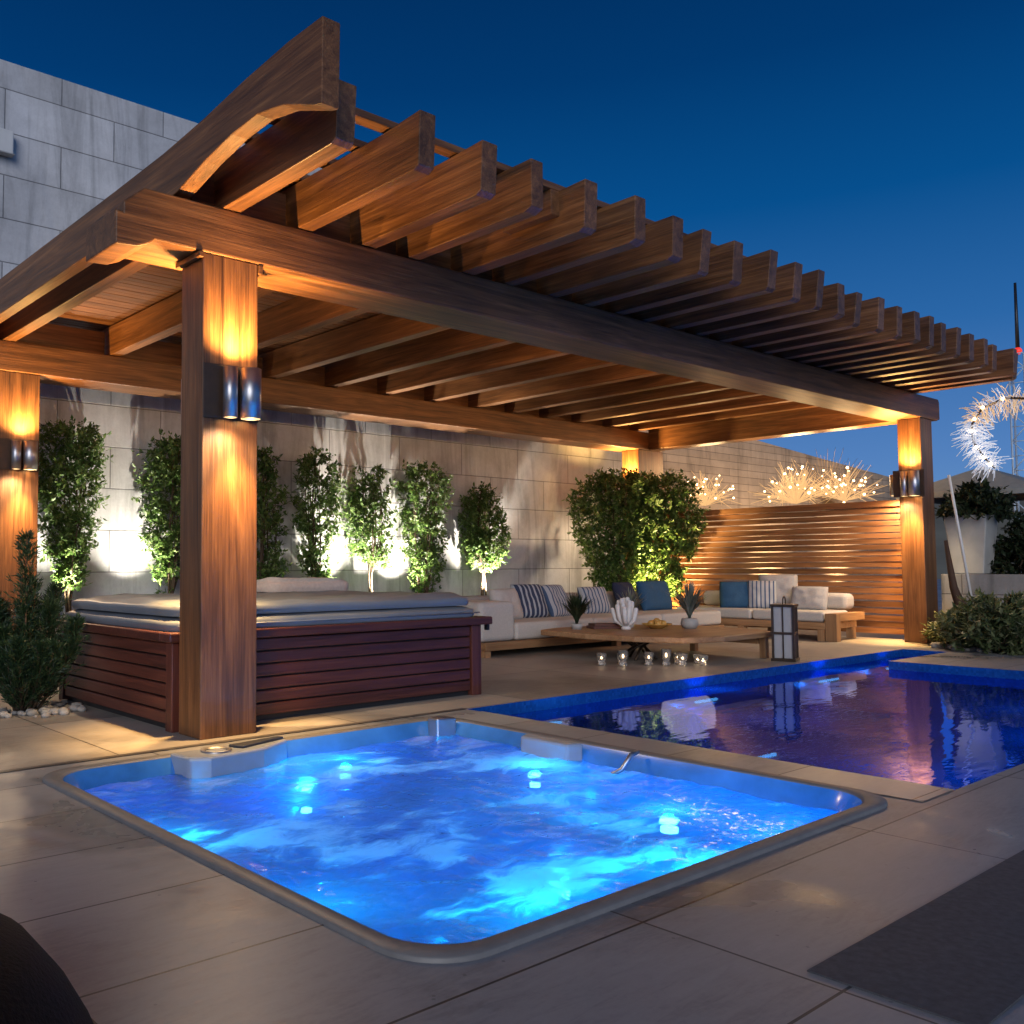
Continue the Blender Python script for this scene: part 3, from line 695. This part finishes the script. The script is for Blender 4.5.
p3 = plant('wall_shrub', (6.02, 9.72, zp), 'up-lit shrub half hidden behind the right edge of the large pillar', 'shrub', VG, shrub_meshes(3, .15, 1.95, lambda t: .31*(1-.25*t)*(.5+.5*min(1, t/.2))*(1 if t < .85 else .6), 3800))
p4_ = plant('wall_shrub', (6.88, 9.75, zp), 'dark slim shrub standing first to the right of the one behind the pillar', 'shrub', VG, shrub_meshes(4, .1, 2.0, vase(.28), 3200))
p5 = plant('wall_shrub', (7.72, 9.75, zp), 'pale shrub above a bright white glow, between two darker taller shrubs', 'shrub', VG, shrub_meshes(5, .55, 1.87, lambda t: .29*(.65+.35*min(1, t/.3))*(1 if t < .85 else .65), 3000))
p6 = plant('wall_shrub', (8.68, 9.75, zp), 'tall vase-shaped shrub with golden lower stems, just left of the last narrow one', 'shrub', VG, shrub_meshes(6, .08, 1.95, vase(.33), 4200))
p7 = plant('wall_shrub', (9.85, 9.75, zp), 'short oval shrub floating over a bright glow at the left sofa arm', 'shrub', VG, shrub_meshes(7, .50, 1.78, lambda t: .33*math.sin(math.pi*min(1, max(.06, t*.93+.12)))**.55, 3400))
TG = 'pair of bushy small trees in the sofa corner'
plant('bushy_tree', (11.90, 8.9, 0), 'left bushy small tree of the pair at the back of the sofa corner, darker crown', 'tree', TG, shrub_meshes(8, .45, 2.42, vase(.66), 7800, L=.08, W=.04, nstem=9))
plant('bushy_tree', (12.55, 8.55, 0), 'right bushy small tree of the pair, glowing yellow from below beside the fence', 'tree', TG, shrub_meshes(9, .50, 2.38, vase(.60), 6800, L=.08, W=.04, nstem=9))
# conifer at the left
def conifer(seed, H, Rr, n):
    rn = random.Random(seed); st = MB(); lv = MB()
    plumes = [(0, 0, H)]
    for k in range(13):
        a = k*2.4; r = Rr*rn.uniform(.25, .75); plumes.append((math.cos(a)*r, math.sin(a)*r, H*rn.uniform(.40, .88)*(1-.25*r/Rr)))
    for px, py, h in plumes:
        top = Vector((px*1.25, py*1.25, h)); base = Vector((px*.3, py*.3, 0))
        st.tube([base, base.lerp(top, .5)+Vector((px*.2, py*.2, 0)), top], .012, 5, .003)
        for k in range(n//len(plumes)):
            t_ = rn.random()**.8; c = base.lerp(top, t_)+Vector((px, py, 0))*.25*math.sin(t_*3.14); a = rn.uniform(0, 6.283)
            d = Vector((math.cos(a), math.sin(a), rn.uniform(.7, 2.0))).normalized(); L_ = (.17*(1-t_)**.6+.035)*rn.uniform(.6, 1.3)
            if k % 3 == 0: st.tube([c, c+d*L_], .003, 3, .001)
            for i in range(11):
                p = c+d*L_*rn.uniform(.1, 1.05); ld = (d+Vector([rn.uniform(-.7, .7) for _ in range(3)])).normalized()
                leaf_quad(lv, p, ld, Vector((rn.uniform(-1, 1), rn.uniform(-1, 1), .5)), rn.uniform(.03, .065), .008)
    return st, lv
plant('conifer', (2.20, 6.62, 0), 'small dark green conifer standing at the left end of the hot tub cabinet', 'conifer', None, conifer(3, 1.20, .36, 2600), lm=needle)
plant('bushy_shrub', (1.55, 6.95, 0), 'low dark shrub cut off by the left picture edge behind the conifer', 'shrub', None, shrub_meshes(15, .02, .55, lambda t: .35*(1-t*.5), 1600, L=.06, W=.02), lm=needle)
# pebbles at the conifer's foot
b = MB(); rn = random.Random(8)
for k in range(90):
    a = rn.uniform(0, 6.28); r = rn.uniform(.15, .62)**1; s = rn.uniform(.015, .045)
    b.ball((2.2+math.cos(a)*r*.7, 6.62+math.sin(a)*r*.6, s*.4), s, 7, (1, rn.uniform(.7, 1), .6), .3)
tag(b.build('pebbles', pebble), kind='stuff')

# uplights under the shrubs
UG = 'small uplights in the planting at the wall'
def uplight(x, y, z, label, en, tgt, size=100, col=WHITEW):
    t = empty('uplight', (x, y, z), label, 'uplight', UG)
    b = MB(); b.lathe([(.045, 0), (.05, .05), (.045, .07), (.038, .07), (.036, .055)], 18, cap=False); b.build('housing', darksteel, t)
    b = MB(); b.lathe([(.036, .056), (.0005, .058)], 18, cap=False); b.build('lens', white_lens, t)
    lamp('SPOT', 'uplight_lamp', (0, 0, .085), en*3.8, col, t, target=tgt, size=R_(size), blend=1, radius=.02)
up = [(3.5, 9.62, 'uplight at the foot of the leftmost wall shrub', 60, (.05, .06, 1)), (4.45, 9.7, 'uplight left of the shrub next to the large pillar', 75, (.05, .05, 1)),
      (6.15, 9.62, 'uplight under the shrub half hidden by the large pillar', 100, (-.1, .10, 1)), (7.22, 9.72, 'uplight between the dark slim shrub and the pale shrub', 130, (0, .06, 1)),
      (7.78, 9.60, 'uplight under the pale shrub with the white glow', 130, (.08, .12, 1)), (8.35, 9.74, 'uplight just left of the tall vase-shaped shrub', 100, (.05, .08, 1)),
      (9.85, 9.60, 'uplight under the short oval shrub by the left sofa arm', 140, (0, .12, 1))]
for x, y, lb, en, tg in up: uplight(x, y, .46, lb, en, tg)
uplight(12.15, 8.30, .02, 'uplight on the ground under the pair of bushy trees', 230, (.08, .12, 1), 100, (1, .70, .30))
uplight(13.0, 8.75, .02, 'uplight between the right bushy tree and the slatted fence', 60, (.05, .05, 1), 120, (1, .55, .18))
uplight(11.0, 9.20, .02, 'uplight at the wall left of the pair of bushy trees', 18, (.0, .4, 1), 110, (1, .66, .38))

# ------------------------------------------------------------------ seating
def cushion(name, w, h, t, m, loc, rz, tilt, label, cat='cushion', group=None):
    o = MB().pillow(w, h, t).build(name, m); o.location = loc; o.rotation_euler = (tilt, 0, rz); tag(o, label, cat, group); return o
def rbox(x0, y0, z0, x1, y1, z1): return MB().box(x0, y0, z0, x1, y1, z1)
s1 = empty('sofa', (9.8, 7.7, 0), 'cream cushioned left sofa on a low timber base along the block wall', 'sofa', 'two wings of the corner seating')
child(rbox(7.30, 7.20, .07, 12.0, 8.5, .16), 'base', teak_x, s1, bevel=.008)
for x in (7.30, 9.6, 11.86):
    for y in (7.22, 8.4): child(rbox(x, y, 0, x+.09, y+.08, .069), 'leg', teak_z, s1)
child(rbox(7.24, 7.22, .162, 7.80, 8.5, .60), 'armrest', linen, s1, bevel=.06, seg=4)
for a, c in ((7.81, 9.2), (9.21, 10.6), (10.61, 12.0)): child(rbox(a, 7.23, .162, c, 8.2, .36), 'seat_cushion', linen, s1, bevel=.045, seg=4)
child(rbox(7.81, 8.21, .162, 12.0, 8.5, .62), 'backrest', linen_g, s1, bevel=.06, seg=4)
s2 = empty('sofa', (12.6, 6.8, 0), 'cream cushioned right sofa on a timber base in front of the slatted fence', 'sofa', 'two wings of the corner seating')
child(rbox(12.15, 5.87, .15, 13.05, 8.1, .24), 'base', teak_y, s2, bevel=.008)
for x in (12.15, 12.95):
    for y in (5.88, 7.0, 8.0): child(rbox(x, y, 0, x+.09, y+.09, .149), 'leg', teak_z, s2)
child(rbox(12.15, 5.72, .0, 12.27, 5.868, .36), 'side_post', teak_z, s2, bevel=.006)
child(rbox(12.275, 5.74, .26, 13.0, 5.86, .36), 'side_rail', teak_x, s2, bevel=.006)
for a, c in ((5.90, 6.9), (6.91, 8.1)): child(rbox(12.18, a, .242, 12.9, c, .38), 'seat_cushion', linen, s2, bevel=.04, seg=4)
child(rbox(12.88, 5.92, .382, 13.15, 8.1, .60), 'backrest', linen, s2, bevel=.07, seg=4)
cushion('cushion', .52, .42, .2, linen, (8.2, 7.75, .53), R_(8), R_(-18), 'plain cream cushion leaning at the left arm of the left sofa', group='scatter cushions')
cushion('cushion', .50, .46, .17, stripe_a, (8.72, 7.85, .56), R_(-6), R_(-22), 'navy striped scatter cushion next to the plain cream one', group='scatter cushions')
cushion('cushion', .50, .46, .17, stripe_b, (9.22, 7.85, .55), R_(10), R_(-24), 'pale blue-striped cushion right of the navy striped one', group='scatter cushions')
cushion('cushion', .48, .40, .16, stripe_b, (10.1, 7.95, .53), R_(-12), R_(-22), 'grey striped cushion behind the small bluish plant', group='scatter cushions')
cushion('cushion', .48, .44, .16, navy_fab, (10.85, 8.0, .56), R_(6), R_(-18), 'dark navy cushion behind the white coral ornament', group='scatter cushions')
cushion('cushion', .66, .46, .18, blue_fab, (11.45, 7.95, .56), R_(-4), R_(-16), 'plain mid-blue cushion in the corner right of the white coral ornament', group='scatter cushions')
cushion('cushion', .62, .42, .17, blue_fab, (12.55, 7.25, .56), R_(-58), R_(-15), 'plain blue cushion on the right sofa left of the striped one', group='scatter cushions')
cushion('cushion', .40, .42, .15, stripe_b, (12.62, 6.98, .57), R_(-64), R_(-12), 'narrow striped cushion standing between the blue and the beige cushion', group='scatter cushions')
cushion('cushion', .55, .50, .18, linen_g, (12.82, 6.85, .62), R_(-70), R_(-10), 'tall beige-grey cushion behind the striped one on the right sofa', group='scatter cushions')
cushion('cushion', .50, .36, .18, linen_g, (12.72, 6.35, .53), R_(-80), R_(-20), 'low grey cushion behind the lantern on the right sofa', group='scatter cushions')

# coffee table: live-edge slab
tb = empty('coffee_table', (8.8, 6.0, 0), 'wide low live-edge wooden coffee table by the pool edge', 'table')
pts = [(7.95, 7.0), (7.86, 6.3), (7.93, 5.75), (8.12, 5.32), (8.6, 5.16), (9.2, 5.18), (9.62, 5.20), (9.85, 5.6), (9.9, 6.3), (9.5, 6.9), (8.9, 7.1), (8.3, 7.12)]
b = MB(); b.prism(pts, .225, .285, 2); child(b, 'table_top', teak_x, tb, bevel=.012)
for x, y in ((9.52, 5.24), (9.70, 6.2)): child(rbox(x, y, 0, x+.07, y+.07, .224), 'leg', teak_z, tb, bevel=.004)
child(rbox(9.50, 5.32, .15, 9.60, 6.2, .20), 'stretcher', teak_y, tb)
b = MB(); rn = random.Random(4)
for k in range(7):
    a = k*.9; b.tube([(8.45+.18*math.cos(a), 6.1+.22*math.sin(a), 0), (8.5+.05*math.cos(a+1), 6.1+.05*math.sin(a), .12), (8.45+.2*math.cos(a+2), 6.1+.2*math.sin(a+2), .224)], .014, 8)
child(b, 'sculpted_base', darksteel, tb)
# glass hurricane lights glittering under the table edge
GG = 'clear glass tealight holders on the floor by the coffee table'
cd = [(7.5, 5.72, .16), (7.62, 5.55, .20), (7.74, 5.66, .14), (7.86, 5.42, .17), (7.98, 5.30, .21), (8.08, 5.18, .16), (8.18, 5.30, .15), (8.28, 5.08, .13), (8.38, 5.2, .12)]
words = ['leftmost glass tealight holder in the cluster under the table', 'tall glass tealight holder second from the left in the floor cluster', 'short glass tealight holder third from the left in the floor cluster',
         'glass tealight holder fourth from the left in the floor cluster', 'tallest glass tealight holder in the middle of the floor cluster', 'glass tealight holder just right of the tallest one',
         'glass tealight holder third from the right in the floor cluster', 'small glass tealight holder second from the right in the cluster', 'smallest glass tealight holder at the right end of the cluster']
flame = plain('candle_flame', (1, .8, .5), .5, emit=(1, .72, .42), es=12)
for (x, y, h), lb in zip(cd, words):
    h *= .75
    t = empty('tealight_holder', (x+.15, y+.22, 0), lb, 'candle holder', GG)
    MB().lathe([(.03, 0), (.042, .012), (.03, .04), (.046, h*.6), (.05, h), (.046, h), (.042, h*.62), (.02, .05)], 14, cap=False).build('glass', glassm, t)
    MB().ball((0, 0, h*.62), .011, 6, (1, 1, 1.9)).build('flame', flame, t)
lamp('POINT', 'candle_glow', (8.0, 5.2, .25), 1.6, (1, .7, .45), None, radius=.25)
# things on the table
TZ = .286
t = empty('coral_ornament', (8.68, 6.4, TZ), 'white branching coral ornament standing on the coffee table', 'ornament')
b = MB(); b.lathe([(.05, 0), (.055, .02), (.03, .04)], 12); rn = random.Random(9)
for k in range(15):
    a = k*2.4; r = .03+.10*(k/15); hh = .34-.14*(k/15)+rn.uniform(-.03, .02)
    b.tube([(0, 0, .03), (math.cos(a)*r*.9, math.sin(a)*r*.9, hh*.45), (math.cos(a)*r*1.15, math.sin(a)*r*1.15, hh)], .022, 7, .026)
    b.ball((math.cos(a)*r*1.15, math.sin(a)*r*1.15, hh), .026, 8)
b.build('branches', coralm, t)
def potted(name, loc, label, nb, H, pot_prof, seed, lm=grass_leaf, pm=ceram):
    t = empty(name, loc, label, 'potted plant', 'potted plants on the coffee table'); rn = random.Random(seed)
    MB().lathe(pot_prof, 20).build('pot', pm, t); z0 = pot_prof[-1][1]; b = MB()
    for k in range(nb):
        a = rn.uniform(0, 6.283); sp = rn.uniform(.1, .9); L_ = H*rn.uniform(.6, 1.1); W = rn.uniform(.008, .016)
        p = [Vector((0, 0, z0))+Vector((math.cos(a), math.sin(a), 0))*sp*L_*(u**1.4)*.85+Vector((0, 0, L_*(u-.35*sp*u*u))) for u in (0, .35, .7, 1)]
        s_ = Vector((-math.sin(a), math.cos(a), 0))
        vs = []
        for j, q in enumerate(p): ww = W*(1, 1.1, .8, .08)[j]; vs += [q-s_*ww, q+s_*ww]
        b.add(vs, [(0, 1, 3, 2), (2, 3, 5, 4), (4, 5, 7, 6)])
    b.build('leaves', lm, t); return t
potted('potted_plant', (8.28, 6.76, TZ), 'small bushy blue-green potted plant near the left tip of the coffee table', 240, .36, [(.05, 0), (.07, .06), (.062, .065)], 3, leaf_dark)
potted('potted_plant', (9.34, 6.03, TZ), 'spiky silvery plant in a round grey pot on the right of the coffee table', 150, .42, [(.07, 0), (.10, .05), (.085, .11), (.075, .115)], 4)
potted('potted_plant', (9.02, 6.6, TZ), 'wispy pale grass plant in a white pot behind the yellow bowl', 110, .38, [(.045, 0), (.055, .08), (.05, .085)], 6, grass_leaf, white_paint)
t = empty('book_stack', (8.66, 6.68, TZ), 'two dark red-brown books stacked flat beside the coral ornament', 'books', None, R_(-30))
rbox(-.17, -.11, 0, .17, .11, .028).build('book', bookm, t, bevel=.004); rbox(-.15, -.10, .029, .14, .10, .055).build('book', bookm, t, bevel=.004)
t = empty('bowl', (9.07, 6.27, TZ), 'shallow yellow bowl of rounded fruit on the coffee table', 'bowl')
MB().lathe([(.06, 0), (.16, .045), (.17, .055), (.15, .05), (.05, .012)], 28, cap=False).build('dish', bread, t)
b = MB()
for a, r in ((0, .07), (1.3, .07), (2.6, .07), (3.9, .07), (5.1, .07), (0, 0)): b.ball((math.cos(a)*r, math.sin(a)*r, .06 if r else .085), .04, 10, (1, 1, .85), .08)
b.build('fruit', bread, t)
# lantern at the pool edge
ln = empty('lantern', (9.46, 4.99, 0), 'tall white-paned lantern with a dark frame standing at the pool edge', 'lantern', None, R_(18))
w2, hh = .10, .56
rbox(-w2-.02, -w2-.02, 0, w2+.02, w2+.02, .03).build('base', darksteel, ln, bevel=.004)
rbox(-w2-.02, -w2-.02, hh, w2+.02, w2+.02, hh+.025).build('roof', darksteel, ln, bevel=.004)
b = MB()
for sx_ in (-1, 1):
    for sy_ in (-1, 1): b.box(sx_*w2-.011, sy_*w2-.011, .031, sx_*w2+.011, sy_*w2+.011, hh-.001)
for sx_, sy_ in ((0, -1), (0, 1), (-1, 0), (1, 0)):
    b.box(sx_*w2-.007-(.09 if sy_ else 0), sy_*w2-.007-(.09 if sx_ else 0), .275, sx_*w2+.007+(.09 if sy_ else 0), sy_*w2+.007+(.09 if sx_ else 0), .30)
    b.box(sx_*w2-.006, sy_*w2-.006, .031, sx_*w2+.006, sy_*w2+.006, hh-.001)
b.build('frame', darksteel, ln)
for sx_, sy_ in ((0, -1), (0, 1), (-1, 0), (1, 0)):
    b = MB()
    if sy_: b.box(-.089, sy_*(w2-.012)-.002, .032, .089, sy_*(w2-.012)+.002, hh-.002)
    else: b.box(sx_*(w2-.012)-.002, -.085, .032, sx_*(w2-.012)+.002, .085, hh-.002)
    b.build('pane', frost, ln)
b = MB(); b.tube([(-.08, 0, hh+.026), (-.07, 0, hh+.08), (0, 0, hh+.11), (.07, 0, hh+.08), (.08, 0, hh+.026)], .006, 6); b.build('handle', darksteel, ln)

# ------------------------------------------------------------------ fairy-light twigs above the fence
bulb_w = plain('fairy_bulb', (1, .85, .6), .5, emit=(1, .62, .28), es=9)
bulb_c = plain('cool_fairy_bulb', (1, .9, .75), .5, emit=(1, .82, .60), es=10)
twig_m = plain('glowing_twig', (.28, .19, .10), .5, 0, emit=(1, .58, .24), es=.75)  # emission paints the glow of the bulbs onto the twigs
fibre = plain('fibre_optic_strand', (.7, .7, .72), .4, emit=(.75, .83, 1), es=.38)
fibre_w = plain('warm_fibre_strand', (.6, .5, .35), .4, emit=(1, .62, .32), es=.35)
def twig_light(loc, label, n, R0, seed, squash=1, glow=3):
    rn = random.Random(seed); t = empty('twig_light', loc, label, 'fairy lights', 'lit twig arrangements above the slatted fence')
    a_ = MB(); bs = []
    for k in range(n):
        th = rn.uniform(-1.35, 1.35); el_ = rn.uniform(-.5, .5); L_ = R0*rn.uniform(.4, 1)
        d = Vector((el_, math.sin(th), max(.05, math.cos(th))*squash)); d.normalize()
        m_ = d*L_*.55+Vector([rn.uniform(-.04, .04) for _ in range(3)]); e_ = d*L_+Vector((0, 0, -.08*rn.random()))
        a_.tube([(0, 0, 0), m_, e_], .006, 4, .003)
        for q in range(2):
            f_ = m_+(Vector([rn.uniform(-.2, .2) for _ in range(3)])+d*.15); a_.tube([m_, f_], .005, 3, .0025)
            if rn.random() < .16: bs.append((f_, rn.uniform(.010, .016)))
        if rn.random() < .25: bs.append((e_, rn.uniform(.012, .022)))
    a_.build('twigs', twig_m, t); [MB().ball(p, r, 6).build('bulb', bulb_w, t) for p, r in bs[:30]]
    lamp('POINT', 'twig_glow', (.5, .2, .7), glow, (1, .62, .28), t, radius=.2)
twig_light((13.62, 8.45, 1.95), 'fairy-lit twig bunch above the fence at its left end by the back pillar', 55, .55, 1, .9, 30)
twig_light((13.62, 6.95, 1.90), 'brightest fairy-lit twig bunch above the middle of the slatted fence', 90, .70, 2, 1, 50)
twig_light((13.62, 6.25, 1.90), 'fairy-lit twig bunch above the fence at its right end near the far pillar', 45, .60, 3, 1, 30)
b = MB(); rn = random.Random(12)
for k in range(40):
    th = -1.2+2.4*k/39; L_ = rn.uniform(.75, 1.0); d = Vector((0, math.sin(th), math.cos(th)))
    b.tube([(0, 0, 0), d*L_*.5+Vector((0, 0, .05)), d*L_+Vector((0, 0, -.12*abs(math.sin(th))))], .004, 4, .002)
o = b.build('dried_palm_frond', plain('dried_palm', (.38, .28, .17), .8, 0, 30, .2)); o.location = (13.95, 6.65, 1.80); tag(o, 'fan of dry tan fronds spreading behind the fairy lights', 'dried fronds')
for (x, y, z) in ((13.42, 8.9, 1.851), ):
    t = empty('clay_lantern', (13.30, 8.62, 1.851), 'small terracotta pot standing on the left end of the fence cap', 'pot')
    MB().lathe([(.07, 0), (.10, .14), (.115, .14), (.115, .17), (.10, .17), (.085, .03)], 20, cap=False).build('pot', terracotta, t)
    MB().lathe([(.001, .14), (.1, .14)], 20, cap=False).build('soil', soil, t)
# garland of fibre lights hanging right of the pergola
gl = empty('fibre_garland', (13.5, 4.4, 2.6), 'curved spiky garland of glowing fibre lights hanging in the sky right of the pergola', 'garland')
path = [Vector(p) for p in ((13.5, 3.55, 2.90), (13.5, 3.85, 3.02), (13.5, 4.15, 3.08), (13.5, 4.42, 2.98), (13.5, 4.55, 2.78), (13.5, 4.53, 2.55), (13.5, 4.42, 2.35), (13.5, 4.30, 2.20))]
b = MB(); b.tube(path, .018, 6, .012); child(b, 'stem', darksteel, gl)
fa, fb, bl = MB(), MB(), MB(); rn = random.Random(21)
def pat(u):
    q = u*(len(path)-1); i = min(int(q), len(path)-2); return path[i].lerp(path[i+1], q-i)
for k in range(620):
    u = rn.random(); p = pat(u); q2 = pat(min(1, u+.05))-pat(max(0, u-.05)); q2.normalize()
    d = Vector([rn.uniform(-1, 1) for _ in range(3)]); d = (d-q2*d.dot(q2)).normalized()+q2*rn.uniform(-.5, .5); L_ = rn.uniform(.10, .26)
    (fa if u > .55 or rn.random() < .25 else fb).tube([p, p+d*L_*.6, p+d*L_+Vector((0, 0, -.035))], .0028, 3, .0055)
for u in (.12, .30, .42, .52, .62, .76, .86, .95):
    child(MB().ball(pat(u)+Vector((-.03, 0, 0)), .022, 8), 'bulb', bulb_w if u < .6 else bulb_c, gl)
child(fa, 'cool_strands', fibre, gl); child(fb, 'warm_strands', fibre_w, gl)
b = MB(); b.tube([(13.5, 3.2, 3.0), (13.5, 3.55, 2.90)], .04, 6); b.tube([(13.5, 3.2, 0), (13.5, 3.2, 3.0)], .035, 8); child(b, 'support_pole', darksteel, gl)
lamp('POINT', 'garland_glow', (13.3, 4.4, 2.7), 1.2, (1, .8, .6), None, radius=.3)
# mast
ms = empty('mast', (20, 5.93, 0), 'thin dark mast with a pale blue lattice section at the right picture edge', 'mast')
b = MB(); b.tube([(20, 5.93, 4.9), (20, 5.93, 6.2)], .035, 6, .022); child(b, 'pole', black_paint, ms)
latt = plain('pale_blue_lattice', (.45, .6, .75), .4, 0, 10, .1)
b = MB()
for sx_ in (-.1, .1):
    for sy_ in (-.12, .12): b.tube([(20+sx_, 5.93+sy_, 0), (20+sx_, 5.93+sy_, 4.85)], .018, 5)
for i in range(18):
    z = i*.27; sg = 1 if i % 2 else -1
    b.tube([(19.9, 5.93-.12*sg, z), (19.9, 5.93+.12*sg, z+.27)], .012, 4); b.tube([(19.9, 5.81, z+.27), (19.9, 6.05, z+.27)], .012, 4)
child(b, 'lattice', latt, ms)
b = MB(); b.ball((20, 5.93, 4.92), .07, 10); child(b, 'beacon', plain('red_beacon', (.4, .02, .02), .4, emit=(1, .05, .03), es=.8), ms)

# ------------------------------------------------------------------ right side: low wall, planter, hedge, shrubs
o = MB().box(13.7, -6, 0, 13.9, 5.05, .86).build('garden_wall', low_wall_mat, bevel=.008); tag(o, 'low pale rendered garden wall at the right behind the leafy bed', 'wall')
t = empty('tapered_planter', (14.1, 4.80, .86), 'white tapered square planter on the low wall right of the far pillar', 'planter')
o = MB().box(13.72, 3.9, .0, 14.9, 5.2, .858); 
k = MB(); k.add([(-.16, -.18, 0), (.16, -.18, 0), (.16, .18, 0), (-.16, .18, 0), (-.23, -.26, .78), (.23, -.26, .78), (.23, .26, .78), (-.23, .26, .78)], [(0, 3, 2, 1), (4, 5, 6, 7), (0, 1, 5, 4), (1, 2, 6, 5), (2, 3, 7, 6), (3, 0, 4, 7)])
k.build('pot', plain('pale_planter_resin', (.40, .40, .38), .6, 0, 5, .1), t, bevel=.015)
o = MB().box(13.902, -6, 0, 16.5, 5.05, .855).build('raised_bed', soil, bevel=0); tag(o, 'raised soil bed behind the low garden wall', 'planting bed')
plant('planter_shrub', (14.1, 4.72, 1.60), 'dark leafy shrub growing in the white tapered planter', 'shrub', None, shrub_meshes(31, .02, .45, lambda t: .38*math.sqrt(max(.05, 1-t*t)), 1500, L=.09, W=.045), lm=leaf_dark)
HG = 'dark shrubs behind the low garden wall'
hd = plant('hedge_shrub', (14.6, 4.25, .85), 'dark rounded shrub behind the low wall just right of the white planter', 'shrub', HG, shrub_meshes(32, .02, .80, lambda t: .50*math.sqrt(max(.05, 1-t*t)), 2800, L=.09, W=.04), lm=leaf_dark)
plant('hedge_shrub', (15.2, 4.05, .85), 'taller dark shrub at the right picture edge above the low wall', 'shrub', HG, src=hd, rz=1.7, sc=(1.15, 1.15, 1.15))
plant('hedge_shrub', (14.4, 3.55, .85), 'low dark shrub cut by the right picture edge above the low wall', 'shrub', HG, src=hd, rz=3.9, sc=(.9, .9, .7))
plant('bed_bush', (12.35, 3.95, 0), 'bushy mixed-leaf plant in the bed in front of the low wall', 'bush', 'bushes in front of the low wall', shrub_meshes(33, .02, .62, lambda t: .62*math.sqrt(max(.05, 1-t*t)), 3600, L=.10, W=.04), lm=leaf_bush)
plant('bed_bush', (12.75, 4.55, 0), 'small dark-leaved plant at the foot of the far pillar', 'bush', 'bushes in front of the low wall', shrub_meshes(34, .02, .38, lambda t: .28*math.sqrt(max(.05, 1-t*t)), 1100, L=.08, W=.03), lm=leaf_bush)
b = MB(); rn = random.Random(18)
for k in range(140):
    s = rn.uniform(.03, .075); b.ball((rn.uniform(11.95, 13.4), rn.uniform(3.0, 4.6), s*.4), s, 7, (1, rn.uniform(.7, 1), .6), .3)
tag(b.build('bed_stones', pebble), kind='stuff')
# parasol beyond the planter
ps = empty('flat_parasol', (15.6, 5.0, 0), 'grey flat-topped parasol canopy beyond the white planter', 'parasol')
canvas = plain('grey_canvas', (.24, .27, .28), .8, 0, 10, .1)
b = MB(); b.add([(14.6, 4.15, 2.02), (14.6, 5.95, 2.02), (16.4, 5.95, 2.02), (16.4, 4.15, 2.02), (15.5, 5.1, 2.42)], [(0, 1, 4), (1, 2, 4), (2, 3, 4), (3, 0, 4)])
b.add([(14.6, 4.15, 2.02), (14.6, 5.95, 2.02), (16.4, 5.95, 2.02), (16.4, 4.15, 2.02), (14.6, 4.15, 1.94), (14.6, 5.95, 1.94), (16.4, 5.95, 1.94), (16.4, 4.15, 1.94)], [(0, 1, 5, 4), (1, 2, 6, 5), (2, 3, 7, 6), (3, 0, 4, 7)])
child(b, 'canopy', canvas, ps); child(MB().tube([(15.5, 5.1, 0), (15.5, 5.1, 2.38)], .035, 8), 'pole', grey_metal, ps)
# folded parasol leaning beside the far pillar
fp = empty('folded_parasol', (13.3, 4.8, 0), 'folded dark parasol with a thin white pole leaning beside the far pillar', 'parasol')
child(MB().tube([(13.60, 4.62, .25), (13.40, 4.80, 2.15)], .018, 8), 'pole', white_paint, fp)
child(MB().tube([(13.52, 4.70, .02), (13.48, 4.72, .35), (13.42, 4.80, .7), (13.36, 4.85, 1.3)], .10, 10, .02), 'folded_canopy', plain('brown_canvas', (.07, .035, .02), .8, 0, 12, .2), fp)
# distant hill
b = MB(); vs = []; fs = []; rn = random.Random(2)
for j in range(12):
    for i in range(40):
        x = 60+j*12; y = -60+i*6; r = math.sin(j/11*math.pi)
        vs.append((x, y, -1+r*(9+5*mnoise.noise(Vector((x*.02, y*.02, 0))))))
for j in range(11):
    for i in range(39): fs.append((j*40+i, j*40+i+1, (j+1)*40+i+1, (j+1)*40+i))
b.add(vs, fs, True); tag(b.build('hills', hill), kind='structure')

# ------------------------------------------------------------------ foreground
o = MB(); prof = [(.56, 0), (.54, .08), (.49, .17), (.42, .26), (.36, .30), (.27, .325), (.15, .335), (.001, .338)]
t = empty('rattan_pouf', (.25, 2.01, 0), 'dark brown rounded rattan pouf cut off by the lower left picture corner', 'pouf')
b = MB(); b.lathe(prof, 48, cap=False); b.build('body', rattan, t)
t = empty('deck_shade_sheet', (2.75, 1.05, 0), 'dark grey rectangular sheet of painted shade lying on the deck in the lower right corner', 'mat')  # not a real mat: a dark sheet standing in for a shadow
m_ = plain('deck_shade_grey', (.085, .087, .095), .7, 0, 40, .25, bumps=.3)
b = MB(); b.box(2.30, .80, .001, 3.95, 1.18, .005); child(b, 'mat', m_, t)  # thin dark sheet laid on the deck in place of a shadow
